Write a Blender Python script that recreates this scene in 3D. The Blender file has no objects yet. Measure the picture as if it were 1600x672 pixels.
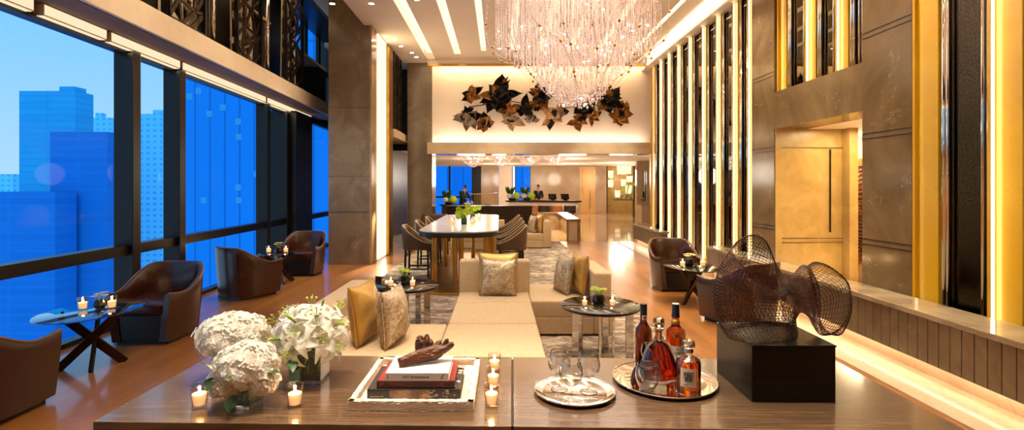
import bpy, math, random
from mathutils import Vector, Matrix, Euler
random.seed(7)
PI = math.pi
sc = bpy.context.scene
COL = sc.collection

# ---------------------------------------------------------------- materials
def lin(r, g, b):
    def f(c):
        c = c/255.0
        return c/12.92 if c <= .04045 else ((c+.055)/1.055)**2.4
    return (f(r), f(g), f(b), 1.0)

class NT:
    def __init__(s, name):
        s.m = bpy.data.materials.new(name); s.m.use_nodes = True
        s.t = s.m.node_tree; s.n = s.t.nodes; s.l = s.t.links
        s.n.clear()
        s.out = s.n.new('ShaderNodeOutputMaterial')
    def new(s, ty, **kw):
        n = s.n.new(ty)
        for k, v in kw.items():
            setattr(n, k, v)
        return n
    def link(s, a, b): s.l.new(a, b)
    def coords(s, scale=(1,1,1), rot=(0,0,0), kind='Object'):
        tc = s.new('ShaderNodeTexCoord'); mp = s.new('ShaderNodeMapping')
        mp.inputs['Scale'].default_value = scale; mp.inputs['Rotation'].default_value = rot
        s.link(tc.outputs[kind], mp.inputs['Vector']); return mp.outputs['Vector']
    def noise(s, vec, scale=5, detail=4, rough=.55, dist=0):
        n = s.new('ShaderNodeTexNoise'); n.inputs['Scale'].default_value = scale
        n.inputs['Detail'].default_value = detail; n.inputs['Roughness'].default_value = rough
        n.inputs['Distortion'].default_value = dist
        s.link(vec, n.inputs['Vector']); return n.outputs['Fac']
    def ramp(s, fac, stops):
        r = s.new('ShaderNodeValToRGB'); e = r.color_ramp.elements
        while len(e) < len(stops): e.new(.5)
        for i, (p, c) in enumerate(stops):
            e[i].position = p; e[i].color = c
        s.link(fac, r.inputs['Fac']); return r.outputs['Color']
    def mix(s, fac, a, b, mode='MIX'):
        m = s.new('ShaderNodeMix'); m.data_type = 'RGBA'; m.blend_type = mode
        if isinstance(fac, (int, float)): m.inputs[0].default_value = fac
        else: s.link(fac, m.inputs[0])
        for v, k in ((a, 6), (b, 7)):
            if isinstance(v, tuple): m.inputs[k].default_value = v
            else: s.link(v, m.inputs[k])
        return m.outputs[2]
    def math(s, op, a, b=None):
        m = s.new('ShaderNodeMath'); m.operation = op
        for i, v in enumerate((a, b)):
            if v is None: continue
            if isinstance(v, (int, float)): m.inputs[i].default_value = v
            else: s.link(v, m.inputs[i])
        return m.outputs[0]
    def bump(s, h, strength=.2, dist=.01):
        b = s.new('ShaderNodeBump'); b.inputs['Strength'].default_value = strength
        b.inputs['Distance'].default_value = dist
        s.link(h, b.inputs['Height']); return b.outputs['Normal']
    def bsdf(s, col=None, rough=.5, metal=0, **kw):
        p = s.new('ShaderNodeBsdfPrincipled')
        if col is not None:
            if isinstance(col, tuple): p.inputs['Base Color'].default_value = col
            else: s.link(col, p.inputs['Base Color'])
        if isinstance(rough, (int, float)): p.inputs['Roughness'].default_value = rough
        else: s.link(rough, p.inputs['Roughness'])
        p.inputs['Metallic'].default_value = metal
        for k, v in kw.items():
            k = k.replace('_', ' ')
            if isinstance(v, (int, float, tuple)): p.inputs[k].default_value = v
            else: s.link(v, p.inputs[k])
        s.link(p.outputs['BSDF'], s.out.inputs['Surface'])
        return p

def pm(name, c1, c2=None, scale=6, rough=.5, metal=0, bump=0, bscale=60, stretch=(1,1,1), lo=.35, hi=.65, detail=4, dist=0, **kw):
    """procedural principled: two tones mixed by noise, optional bump"""
    t = NT(name); v = t.coords(stretch)
    c2 = c2 or tuple(x*.8 for x in c1[:3]) + (1,)
    col = t.ramp(t.noise(v, scale, detail, dist=dist), [(lo, c1), (hi, c2)])
    if bump:
        kw['Normal'] = t.bump(t.noise(v, bscale, 3), bump)
    t.bsdf(col, rough, metal, **kw)
    return t.m

def marble(name, c1, c2, vein, rough=.16, scale=1.2, bump=0, veinw=.012, coat=0.0):
    t = NT(name); v = t.coords()
    n1 = t.noise(v, scale*1.3, 8, .62, 1.2)
    base = t.ramp(n1, [(.3, c1), (.68, c2)])
    n2 = t.noise(v, scale*5, 10, .7, .4)
    base = t.mix(t.math('MULTIPLY', n2, .35), base, tuple(x*.55 for x in c1[:3])+(1,))
    vn = t.noise(v, scale*1.1, 6, .6, 2.2)
    d = t.math('ABSOLUTE', t.math('SUBTRACT', vn, .5))
    vf = t.math('LESS_THAN', d, veinw*.25)
    col = t.mix(t.math('MULTIPLY', t.math('MULTIPLY', vf, .55), t.math('GREATER_THAN', t.noise(v, scale*2.2, 2), .56)), base, vein)
    t.bsdf(col, rough, Coat_Weight=coat)
    return t.m

def emit(name, col, strength):
    t = NT(name); e = t.new('ShaderNodeEmission')
    e.inputs['Color'].default_value = col; e.inputs['Strength'].default_value = strength
    t.link(e.outputs[0], t.out.inputs['Surface']); return t.m

def thin_glass(name, tint, refl=1.0, ior=1.45, rough=0.0):
    t = NT(name); lw = t.new('ShaderNodeLayerWeight'); lw.inputs['Blend'].default_value = .5
    fac = t.math('ADD', t.math('MULTIPLY', t.math('POWER', lw.outputs['Facing'], 4.0), .9*refl), .04*refl)
    tr = t.new('ShaderNodeBsdfTransparent'); tr.inputs['Color'].default_value = tint
    gl = t.new('ShaderNodeBsdfGlossy'); gl.inputs['Roughness'].default_value = rough
    mx = t.new('ShaderNodeMixShader')
    t.link(fac, mx.inputs[0])
    t.link(tr.outputs[0], mx.inputs[1]); t.link(gl.outputs[0], mx.inputs[2])
    t.link(mx.outputs[0], t.out.inputs['Surface']); return t.m

M = {}
M['stone'] = marble('brown_marble', lin(136,110,74), lin(94,74,48), lin(200,180,146), .15, .9, veinw=.007)
M['stone_grey'] = marble('grey_brown_marble', lin(146,126,102), lin(108,92,74), lin(200,184,160), .2, .9, veinw=.007)
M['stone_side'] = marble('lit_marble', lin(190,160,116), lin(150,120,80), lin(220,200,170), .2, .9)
M['stone_gold'] = marble('warm_marble', lin(196,162,100), lin(168,134,76), lin(210,180,126), .25, 2.0, veinw=.004)
M['beige_stone'] = marble('beige_marble', lin(226,202,168), lin(204,176,140), lin(180,150,116), .12, .8)
M['ledge_top'] = marble('ledge_marble', lin(178,158,126), lin(132,110,82), lin(214,200,170), .1, 1.1)
M['rib_stone'] = marble('ribbed_marble', lin(132,112,84), lin(94,76,54), lin(150,130,100), .3, 2)
M['hall_stone'] = marble('hall_marble', lin(196,170,140), lin(166,138,110), lin(214,200,176), .15, .6)
M['onyx'] = marble('honey_onyx', lin(222,172,30), lin(206,154,18), lin(176,122,12), .25, .7, veinw=.006)
M['plaster'] = pm('ceiling_plaster', lin(246,228,208), lin(242,222,200), 2, .8)
M['plaster_white'] = pm('art_wall_plaster', lin(244,228,208), lin(240,222,200), 2, .7)
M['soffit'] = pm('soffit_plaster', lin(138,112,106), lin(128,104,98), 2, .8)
M['fascia'] = pm('fascia_stone', lin(244,220,188), lin(234,208,172), 3, .35)
M['bronze'] = pm('bronze', lin(208,160,84), lin(180,134,62), 3, .28, 1)
M['bronze_dark'] = pm('dark_bronze', lin(70,48,30), lin(54,36,22), 4, .3, .9)
M['black_metal'] = pm('black_metal', lin(24,19,17), lin(16,13,12), 8, .35, .3)
M['lattice'] = pm('lattice_bronze', lin(96,74,54), lin(50,38,28), 6, .28, .85)
M['dark_wall'] = pm('dark_gallery_wall', lin(30,25,22), lin(20,17,15), 3, .35)
M['chrome'] = pm('chrome', lin(225,218,208), lin(205,198,190), 3, .07, 1)
M['mirror'] = pm('dark_mirror', lin(104,98,72), lin(92,86,62), 3, .025, 1)
M['mirror_black'] = pm('black_mirror', lin(66,58,46), lin(34,30,26), 60, .05, 1, .12, 160)
M['leather'] = pm('brown_leather', lin(62,23,11), lin(48,18,9), 5, .27, 0, .10, 90, Coat_Weight=.3, Coat_Roughness=.22)
M['leather_dark'] = pm('dark_leather', lin(26,12,8), lin(18,9,7), 5, .36, 0, .12, 90)
M['piping'] = pm('leather_piping', lin(140,98,62), lin(120,80,48), 5, .4)
M['stool_leather'] = pm('olive_leather', lin(98,72,42), lin(76,54,30), 5, .4, 0, .1, 80)
M['stool_piping'] = pm('pale_piping', lin(206,176,130), lin(186,156,110), 5, .45)
M['black_wood'] = pm('black_wood', lin(22,17,14), lin(14,11,9), 10, .35, stretch=(1,1,.1))
M['sofa'] = pm('beige_upholstery', lin(206,178,140), lin(194,165,127), 40, .85, 0, .15, 300, Sheen_Weight=.2)
M['cush_gold'] = pm('gold_satin', lin(210,164,76), lin(186,138,52), 3, .30, .35, .6, 11, Sheen_Weight=.2)
M['cush_gold2'] = pm('pale_gold_satin', lin(222,190,112), lin(206,170,92), 3, .38, .3, .3, 9)
def brocade():
    t = NT('silver_brocade'); v = t.coords((1,1,1))
    n = t.noise(v, 16, 6, .72, 2.4); n2 = t.noise(v, 60, 3, .6)
    f = t.math('ADD', t.math('MULTIPLY', n, .8), t.math('MULTIPLY', n2, .2))
    col = t.ramp(f, [(.40, lin(150,122,88)), (.48, lin(184,162,132)), (.56, lin(214,196,168))])
    t.bsdf(col, .40, .3, Normal=t.bump(t.noise(v, 10, 4), .6)); return t.m
M['cush_silver'] = brocade()
def wood_floor():
    t = NT('plank_floor'); v = t.coords((1,1,1), (0,0,PI/2))
    b = t.new('ShaderNodeTexBrick'); b.offset = .37; b.squash = 1
    b.inputs['Scale'].default_value = 1; b.inputs['Brick Width'].default_value = 1.5; b.inputs['Row Height'].default_value = .135
    b.inputs['Mortar Size'].default_value = .0016; b.inputs['Bias'].default_value = 0
    b.inputs['Color1'].default_value = lin(178,116,58); b.inputs['Color2'].default_value = lin(126,74,36); b.inputs['Mortar'].default_value = lin(50,28,16)
    t.link(v, b.inputs['Vector'])
    g = t.noise(t.coords((22,1.4,1)), 3, 6, .65)
    col = t.mix(.42, b.outputs['Color'], t.ramp(g, [(.3, lin(126,74,34)), (.7, lin(194,134,70))]))
    t.bsdf(col, .30, 0, Normal=t.bump(g, .015), Coat_Weight=.5, Coat_Roughness=.10); return t.m
M['wood_floor'] = wood_floor()
def console_wood():
    t = NT('console_walnut'); g = t.noise(t.coords((1.6,60,10)), 2.2, 7, .65, .2)
    col = t.ramp(g, [(.28, lin(62,44,32)), (.5, lin(94,70,50)), (.72, lin(124,96,70))])
    t.bsdf(col, .24, 0, Coat_Weight=.55, Coat_Roughness=.10); return t.m
M['console'] = console_wood()
def carpet():
    t = NT('mottled_carpet'); v = t.coords((1,2.0,1))
    n = t.noise(v, 1.5, 8, .72, 1.2); n2 = t.noise(v, 7, 6, .7, .8)
    f = t.math('ADD', t.math('MULTIPLY', n, .55), t.math('MULTIPLY', n2, .45))
    col = t.ramp(f, [(.42, lin(92,76,66)), (.49, lin(146,126,108)), (.56, lin(196,178,156)), (.62, lin(214,198,176))])
    t.bsdf(col, .95, 0, Normal=t.bump(t.noise(v, 150, 2), .4)); return t.m
M['carpet'] = carpet()
def hall_floor():
    t = NT('polished_marble_floor'); v = t.coords()
    b = t.new('ShaderNodeTexBrick'); b.offset = 0
    b.inputs['Scale'].default_value = 1; b.inputs['Brick Width'].default_value = 1.0; b.inputs['Row Height'].default_value = 1.4
    b.inputs['Mortar Size'].default_value = .004
    b.inputs['Color1'].default_value = lin(206,178,140); b.inputs['Color2'].default_value = lin(182,150,112); b.inputs['Mortar'].default_value = lin(140,110,78)
    t.link(v, b.inputs['Vector'])
    col = t.mix(.4, b.outputs['Color'], t.ramp(t.noise(v, .9, 8, .65, 1.5), [(.35, lin(222,200,166)), (.65, lin(160,126,90))]))
    t.bsdf(col, .07); return t.m
M['hall_floor'] = hall_floor()
M['table_white'] = marble('white_table_marble', lin(222,218,214), lin(204,200,196), lin(170,164,158), .22, 1)
M['glass_dark'] = pm('smoked_glass', lin(36,30,24), lin(26,22,18), 3, .09, 0, Specular_IOR_Level=.9)
M['glass_blue'] = thin_glass('table_glass', (.55,.62,.66,1), 1.6)
M['window'] = thin_glass('window_glass', (.93,.97,1,1), .06)
M['clear'] = thin_glass('clear_glass', (.84,.90,.86,1), 3.0)
def solid_glass(name, col, ior=1.45, rough=0.0):
    t = NT(name); t.bsdf(col, rough, 0, Transmission_Weight=1.0, IOR=ior); return t.m
M['crystal_glass'] = solid_glass('drinking_glass', (1,1,1,1))
M['fine_glass'] = thin_glass('fine_glass', (.95,.95,.94,1), 2.3)
M['votive_glass'] = thin_glass('votive_glass', (1,.93,.85,1), 1.4)
M['whisky'] = solid_glass('amber_whisky', lin(214,112,28), 1.36)
M['whisky_dark'] = solid_glass('dark_amber_whisky', lin(196,84,22), 1.36)
M['cognac'] = solid_glass('red_cognac', lin(122,22,5), 1.36)
M['brown_glass'] = solid_glass('brown_bottle_glass', lin(110,52,22), 1.4)
M['water'] = thin_glass('water', (.86,.92,.84,1), .7, 1.33)
M['silver'] = pm('polished_silver', lin(226,214,200), lin(206,194,180), 2, .1, 1)
M['wax'] = pm('candle_wax', lin(255,214,160), lin(250,204,146), 4, .55, Subsurface_Weight=.3, Emission_Color=lin(255,206,146), Emission_Strength=1.0)  # flame light inside the wax is put in as its own glow
M['flame'] = emit('candle_flame', (1,.72,.36,1), 40)
def petal_mat(name, c1, c2):
    t = NT(name); col = t.ramp(t.noise(t.coords(), 18, 3), [(.35, c1), (.65, c2)])
    d = t.new('ShaderNodeBsdfDiffuse'); r = t.new('ShaderNodeBsdfTranslucent'); mx = t.new('ShaderNodeMixShader'); mx.inputs[0].default_value = .45
    t.link(col, d.inputs['Color']); t.link(col, r.inputs['Color']); t.link(d.outputs[0], mx.inputs[1]); t.link(r.outputs[0], mx.inputs[2])
    t.link(mx.outputs[0], t.out.inputs['Surface']); return t.m
M['petal'] = petal_mat('white_petal', lin(255,252,246), lin(252,246,234))
M['petal_pure'] = petal_mat('lily_petal', lin(255,253,248), lin(250,247,232))
M['leaf'] = pm('green_leaf', lin(46,84,28), lin(24,50,18), 9, .4)
M['leaf_bright'] = pm('bright_leaf', lin(150,176,48), lin(112,146,30), 9, .45)
M['lime'] = pm('lime_orchid_petal', lin(196,214,50), lin(160,190,36), 12, .5)
M['yellow'] = pm('yellow_petal', lin(226,210,60), lin(206,186,40), 12, .5)
M['stem'] = pm('green_stem', lin(82,112,44), lin(60,88,32), 9, .5)
M['anther'] = pm('lily_anther', lin(196,190,70), lin(160,150,40), 9, .6)
M['tray_wood'] = pm('whitewashed_wood', lin(250,232,208), lin(228,198,166), 7, .6, 0, .5, 12, stretch=(1,1,6))
M['drift'] = pm('driftwood', lin(112,56,18), lin(52,24,8), 8, .38, 0, .6, 30, stretch=(1,4,4))
M['paper'] = pm('book_pages', lin(226,216,200), lin(206,196,178), 60, .8, stretch=(1,1,12))
M['book_white'] = pm('white_book_cover', lin(232,226,222), lin(222,214,210), 5, .45)
M['book_black'] = pm('black_book_cover', lin(28,24,24), lin(18,15,15), 5, .35)
M['book_dark'] = pm('photo_book_cover', lin(40,36,36), lin(26,23,24), 5, .3)
M['book_red'] = pm('red_book_pattern', lin(206,52,40), lin(176,36,28), 5, .4)
M['ink'] = pm('black_ink', lin(26,24,24), lin(20,18,18), 5, .6)
M['label'] = pm('cream_label', lin(236,216,190), lin(226,204,176), 8, .6)
M['cap_black'] = pm('black_capsule', lin(22,18,18), lin(14,12,12), 5, .3)
M['cap_navy'] = pm('navy_capsule', lin(26,26,44), lin(18,18,32), 5, .3)
M['gold_foil'] = pm('gold_foil', lin(214,160,70), lin(180,126,46), 8, .3, .8)
M['pedestal'] = pm('black_lacquer', lin(14,12,10), lin(9,8,7), 5, .25, Specular_IOR_Level=.35)
M['wire'] = pm('bronze_wire', lin(104,62,46), lin(46,32,28), 14, .35, .85)
M['skin'] = pm('skin', lin(226,176,140), lin(212,160,124), 10, .5)
M['suit'] = pm('black_suit', lin(24,24,30), lin(16,16,22), 10, .7)
M['shirt'] = pm('white_shirt', lin(236,232,228), lin(222,218,214), 10, .7)
M['hair'] = pm('black_hair', lin(20,16,14), lin(12,10,9), 20, .4)
M['bar_wood'] = pm('dark_walnut_bar', lin(70,50,32), lin(50,35,22), 4, .35, stretch=(.4,1,6))
M['bench_bronze'] = pm('bronze_bench_stone', lin(178,148,108), lin(150,122,86), 4, .25, .1)
M['gold_door'] = pm('pale_gold_wood', lin(222,178,116), lin(204,158,96), 3, .3, .15, stretch=(8,8,.5))
M['chair_orange'] = pm('tan_chair_leather', lin(196,124,70), lin(176,106,56), 6, .5)
M['chair_dark'] = pm('dark_chair_fabric', lin(56,42,36), lin(42,32,27), 6, .6)
M['white_lacquer'] = pm('white_lacquer', lin(236,216,190), lin(226,204,176), 3, .3)
M['art_black'] = pm('black_metal_leaf', lin(44,34,30), lin(20,16,14), 12, .4, .4)
M['art_gold'] = pm('gold_metal_leaf', lin(196,142,74), lin(140,92,40), 10, .38, .5)
M['art_pale'] = pm('pale_metal_leaf', lin(226,204,176), lin(196,166,128), 12, .4, .3)
def striped(name, c1, c2, sc_):
    t = NT(name); v = t.coords((1,1,1)); w = t.new('ShaderNodeTexWave'); w.wave_type = 'BANDS'
    w.bands_direction = 'X'; w.inputs['Scale'].default_value = sc_; w.inputs['Distortion'].default_value = 1.2
    w.inputs['Detail'].default_value = 2
    t.link(v, w.inputs['Vector']); t.bsdf(t.ramp(w.outputs['Fac'], [(.45, c1), (.55, c2)]), .4, .3); return t.m
M['art_stripe'] = striped('striped_dark_leaf', lin(26,21,20), lin(220,200,176), 10)
M['art_stripe_gold'] = striped('striped_gold_leaf', lin(206,150,80), lin(240,214,176), 10)
M['crystal'] = pm('crystal_bead', lin(238,214,200), lin(218,190,174), 40, .08, .15, Specular_IOR_Level=.9, Emission_Color=lin(255,226,214), Emission_Strength=.10)  # faint emission added, stands in for light caught by the crystals
M['crystal_gold'] = pm('amber_bead', lin(222,160,60), lin(190,124,30), 40, .1, .5)
M['bulb'] = emit('bulb_glow', (1,.88,.72,1), 30)
WARM = (1,.78,.5,1)
M['ceil_w'] = M['plaster']
M['slot'] = emit('ceiling_slot_glow', (1,.80,.52,1), 1.5)
M['strip'] = emit('led_strip_glow', (1,.82,.56,1), 1.4)
M['strip_soft'] = emit('trough_glow', (1,.80,.52,1), .95)
M['strip_gold'] = emit('gold_led_glow', (1,.82,.52,1), 2.2)
M['photo_grad'] = pm('photo_print', lin(206,170,140), lin(96,70,56), 14, .4)
M['blue_glass'] = solid_glass('cobalt_glass', lin(40,90,230), 1.45)
M['citylit'] = emit('lit_office_window', lin(44,146,236), .9)
M['downlight'] = emit('downlight_glow', (1,.86,.66,1), 25)
M['lamp_shade'] = emit('backlit_shade', (1,.74,.40,1), 1.6)

# ---------------------------------------------------------------- mesh builder
class MB:
    def __init__(s): s.v = []; s.f = []
    def add(s, vs, fs, mtx=None):
        o = len(s.v)
        s.v += [tuple(mtx @ Vector(p)) if mtx else tuple(p) for p in vs]
        s.f += [tuple(i+o for i in f) for f in fs]; return s
    def box(s, x0, x1, y0, y1, z0, z1, m=None):
        return s.add([(x0,y0,z0),(x1,y0,z0),(x1,y1,z0),(x0,y1,z0),(x0,y0,z1),(x1,y0,z1),(x1,y1,z1),(x0,y1,z1)],
                     [(3,2,1,0),(4,5,6,7),(0,1,5,4),(1,2,6,5),(2,3,7,6),(3,0,4,7)], m)
    def cbox(s, c, d, m=None):
        return s.box(c[0]-d[0]/2, c[0]+d[0]/2, c[1]-d[1]/2, c[1]+d[1]/2, c[2]-d[2]/2, c[2]+d[2]/2, m)
    def bar(s, a, b, w, h, up=(0,0,1)):
        a = Vector(a); b = Vector(b); d = (b-a); L = d.length; d.normalize(); up = Vector(up)
        if abs(d.dot(up)) > .98: up = Vector((0,1,0))
        x = d.cross(up).normalized(); z = x.cross(d).normalized()
        mt = Matrix((( x.x,d.x,z.x,a.x),(x.y,d.y,z.y,a.y),(x.z,d.z,z.z,a.z),(0,0,0,1)))
        return s.box(-w/2, w/2, 0, L, -h/2, h/2, mt)
    def lathe(s, prof, n=24, c=(0,0,0), m=None, sx=1, sy=1, cap=True):
        vs = []; fs = []
        for r, z in prof:
            for i in range(n):
                a = 2*PI*i/n
                vs.append((c[0]+r*math.cos(a)*sx, c[1]+r*math.sin(a)*sy, c[2]+z))
        for k in range(len(prof)-1):
            for i in range(n):
                j = (i+1) % n
                fs.append((k*n+i, k*n+j, (k+1)*n+j, (k+1)*n+i))
        if cap:
            if prof[0][0] > 1e-6: fs.append(tuple(range(n-1, -1, -1)))
            if prof[-1][0] > 1e-6: fs.append(tuple((len(prof)-1)*n+i for i in range(n)))
        return s.add(vs, fs, m)
    def cyl(s, c, r, z0, z1, n=20, r2=None):
        return s.lathe([(r, z0), (r if r2 is None else r2, z1)], n, c)
    def prism(s, poly, z0, z1, m=None):
        n = len(poly)
        vs = [(x,y,z0) for x,y in poly] + [(x,y,z1) for x,y in poly]
        fs = [tuple(range(n-1,-1,-1)), tuple(range(n,2*n))] + [(i,(i+1)%n,n+(i+1)%n,n+i) for i in range(n)]
        return s.add(vs, fs, m)
    def tube(s, pts, r, n=8, closed=False, taper=None):
        pts = [Vector(p) for p in pts]; K = len(pts); vs = []; fs = []; prev = None
        for k in range(K):
            if closed: d = pts[(k+1)%K]-pts[k-1]
            else: d = pts[min(k+1,K-1)]-pts[max(k-1,0)]
            d.normalize()
            if prev is None:
                u = d.orthogonal().normalized()
            else:
                u = prev-d*prev.dot(d)
                u = u.normalized() if u.length > 1e-6 else d.orthogonal().normalized()
            prev = u; w = d.cross(u); rr = r if taper is None else r*taper[k]
            for i in range(n):
                a = 2*PI*i/n; vs.append(pts[k]+u*(rr*math.cos(a))+w*(rr*math.sin(a)))
        for k in range(K if closed else K-1):
            kk = (k+1) % K
            for i in range(n):
                j = (i+1) % n; fs.append((k*n+i, k*n+j, kk*n+j, kk*n+i))
        if not closed:
            fs.append(tuple(range(n-1,-1,-1))); fs.append(tuple((K-1)*n+i for i in range(n)))
        return s.add(vs, fs)
    def sphere(s, c, r, nu=12, nv=8, sx=1, sy=1, sz=1, m=None):
        prof = [(r*math.sin(PI*k/nv), -r*math.cos(PI*k/nv)*sz) for k in range(nv+1)]
        prof[0] = (1e-5, prof[0][1]); prof[-1] = (1e-5, prof[-1][1])
        return s.lathe(prof, nu, c, m, sx, sy, False)
    def octa(s, c, r, h=None):
        h = h or r; x, y, z = c
        return s.add([(x+r,y,z),(x,y+r,z),(x-r,y,z),(x,y-r,z),(x,y,z+h),(x,y,z-h)],
                     [(0,1,4),(1,2,4),(2,3,4),(3,0,4),(1,0,5),(2,1,5),(3,2,5),(0,3,5)])
    def grid(s, P, closed_u=False, closed_v=False):
        R = len(P); C = len(P[0]); vs = [p for row in P for p in row]; fs = []
        for i in range(R if closed_v else R-1):
            for j in range(C if closed_u else C-1):
                fs.append((i*C+j, i*C+(j+1)%C, ((i+1)%R)*C+(j+1)%C, ((i+1)%R)*C+j))
        return s.add(vs, fs)
    def build(s, name, m, parent=None, smooth=False, bevel=0, segs=2, solid=0, loc=None, rz=None, sub=0, angle=None):
        me = bpy.data.meshes.new(name); me.from_pydata(s.v, [], s.f); me.update()
        if m is not None: me.materials.append(M[m] if isinstance(m, str) else m)
        o = bpy.data.objects.new(name, me); COL.objects.link(o)
        if parent: o.parent = parent
        if loc: o.location = loc
        if rz is not None: o.rotation_euler = (0,0,rz)
        if solid:
            d = o.modifiers.new('solid','SOLIDIFY'); d.thickness = solid; d.offset = 0
        if bevel:
            b = o.modifiers.new('bevel','BEVEL'); b.width = bevel; b.segments = segs; b.limit_method = 'ANGLE'; b.angle_limit = .6
        if sub:
            u = o.modifiers.new('sub','SUBSURF'); u.levels = sub; u.render_levels = sub
        if smooth:
            me.polygons.foreach_set('use_smooth', [True]*len(me.polygons))
            if angle: me.set_sharp_from_angle(angle=angle)
        return o

def tag(o, label, cat, group=None):
    o['label'] = label; o['category'] = cat
    if group: o['group'] = group
    return o
def thing(name, label, cat, loc=(0,0,0), rz=0, group=None):
    o = bpy.data.objects.new(name, None); COL.objects.link(o); o.empty_display_size = .1
    o.location = loc; o.rotation_euler = (0,0,rz)
    return tag(o, label, cat, group)
def struct(o):
    o['kind'] = 'structure'; return o
def dup(root, loc, rz=0, label=None, group=None):
    r = root.copy(); COL.objects.link(r); r.location = loc; r.rotation_euler = (0,0,rz)
    if label: r['label'] = label
    if group: r['group'] = group
    def rec(a, b):
        for ch in list(a.children):
            c = ch.copy(); COL.objects.link(c); c.parent = b; rec(ch, c)
    rec(root, r); return r
def lamp(kind, name, loc, energy, color=(1,.76,.5), size=.1, size_y=None, rot=(0,0,0), parent=None, spot=1.0, blend=.5):
    d = bpy.data.lights.new(name, kind); d.energy = energy; d.color = color
    if kind == 'AREA':
        d.size = size
        if size_y: d.shape = 'RECTANGLE'; d.size_y = size_y
    elif kind in ('POINT','SPOT'):
        d.shadow_soft_size = size
        if kind == 'SPOT': d.spot_size = spot; d.spot_blend = blend
    o = bpy.data.objects.new(name, d); COL.objects.link(o); o.location = loc; o.rotation_euler = rot
    if parent: o.parent = parent
    return o
def crv(pts, n, closed=False):
    """Catmull-Rom resample"""
    pts = [Vector(p) for p in pts]; K = len(pts); out = []
    segs = K if closed else K-1
    for k in range(n):
        t = k/(n if closed else n-1)*segs; i = min(int(t), segs-1); f = t-i
        g = lambda q: pts[q % K] if closed else pts[max(0, min(K-1, q))]
        a, b, c, d = g(i-1), g(i), g(i+1), g(i+2)
        out.append(.5*((2*b)+(c-a)*f+(2*a-5*b+4*c-d)*f*f+(3*b-a-3*c+d)*f**3))
    return out
def text_mesh(txt, size, name, m, parent, loc, rot=(PI/2,0,0), extrude=.0004, align='CENTER'):
    cu = bpy.data.curves.new(name, 'FONT'); cu.body = txt; cu.size = size; cu.extrude = extrude
    cu.align_x = align; cu.align_y = 'CENTER'
    t = bpy.data.objects.new(name, cu); COL.objects.link(t)
    dg = bpy.context.evaluated_depsgraph_get(); me = bpy.data.meshes.new_from_object(t.evaluated_get(dg))
    bpy.data.objects.remove(t)
    me.materials.clear(); me.materials.append(M[m])
    o = bpy.data.objects.new(name, me); COL.objects.link(o); o.parent = parent; o.location = loc; o.rotation_euler = rot
    return o

# ---------------------------------------------------------------- camera
cd = bpy.data.cameras.new('camera'); cam = bpy.data.objects.new('camera', cd); COL.objects.link(cam)
cam.location = (0,0,1.6); cam.rotation_euler = (PI/2,0,0)
cd.sensor_width = 36; cd.sensor_fit = 'HORIZONTAL'; cd.lens = 18
cd.shift_x = 20/1600; cd.shift_y = -45/1600; cd.clip_start = .05; cd.clip_end = 2000
sc.camera = cam
sc.view_settings.view_transform = 'Standard'; sc.view_settings.look = 'None'
sc.view_settings.gamma = 1; sc.view_settings.exposure = 0.15
try: sc.view_settings.use_curve_mapping = False
except Exception: pass
sc.cycles.use_denoising = True
sc.cycles.max_bounces = 10; sc.cycles.transparent_max_bounces = 24; sc.cycles.transmission_bounces = 10
sc.cycles.caustics_reflective = False; sc.cycles.caustics_refractive = False
sc.cycles.sample_clamp_indirect = 4

# ---------------------------------------------------------------- sky
w = bpy.data.worlds.new('dusk_sky'); sc.world = w; w.use_nodes = True
nt = w.node_tree; nt.nodes.clear()
tc = nt.nodes.new('ShaderNodeTexCoord'); sx = nt.nodes.new('ShaderNodeSeparateXYZ')
rp = nt.nodes.new('ShaderNodeValToRGB'); bg = nt.nodes.new('ShaderNodeBackground'); ow = nt.nodes.new('ShaderNodeOutputWorld')
e = rp.color_ramp.elements
for i, (p, c) in enumerate([(.0, lin(40,110,190)), (.47, lin(190,222,250)), (.54, lin(170,214,250)), (.62, lin(132,204,252))]):
    if i >= len(e): e.new(.5)
    e[i].position = p; e[i].color = c
e.new(.9); e[4].color = lin(60,140,240); e[4].position = .9
ma = nt.nodes.new('ShaderNodeMath'); ma.operation = 'MULTIPLY_ADD'; ma.inputs[1].default_value = .5; ma.inputs[2].default_value = .5
nt.links.new(tc.outputs['Generated'], sx.inputs[0]); nt.links.new(sx.outputs['Z'], ma.inputs[0])
nt.links.new(ma.outputs[0], rp.inputs['Fac']); nt.links.new(rp.outputs['Color'], bg.inputs['Color'])
bg.inputs['Strength'].default_value = 1.0; nt.links.new(bg.outputs[0], ow.inputs['Surface'])
# ================================================================ ROOM SHELL
# axes: x to the right, y away from the camera, z up. floor z = 0
fl = struct(MB().prism([(-4.10,-3),(4.2,-3),(4.2,14.8),(-4.80,14.8)], -.12, 0).build('floor', 'wood_floor'))
struct(MB().box(-4.8, 9.5, 14.8, 31, -.12, 0).build('floor_hall', 'hall_floor'))
rug = tag(MB().box(-2.05, 1.75, 2.6, 14.75, .0, .012).build('area_rug', 'carpet', bevel=.004), 'large grey and cream mottled area rug under the sofas and bar table', 'rug')
CZ = 4.88
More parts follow.
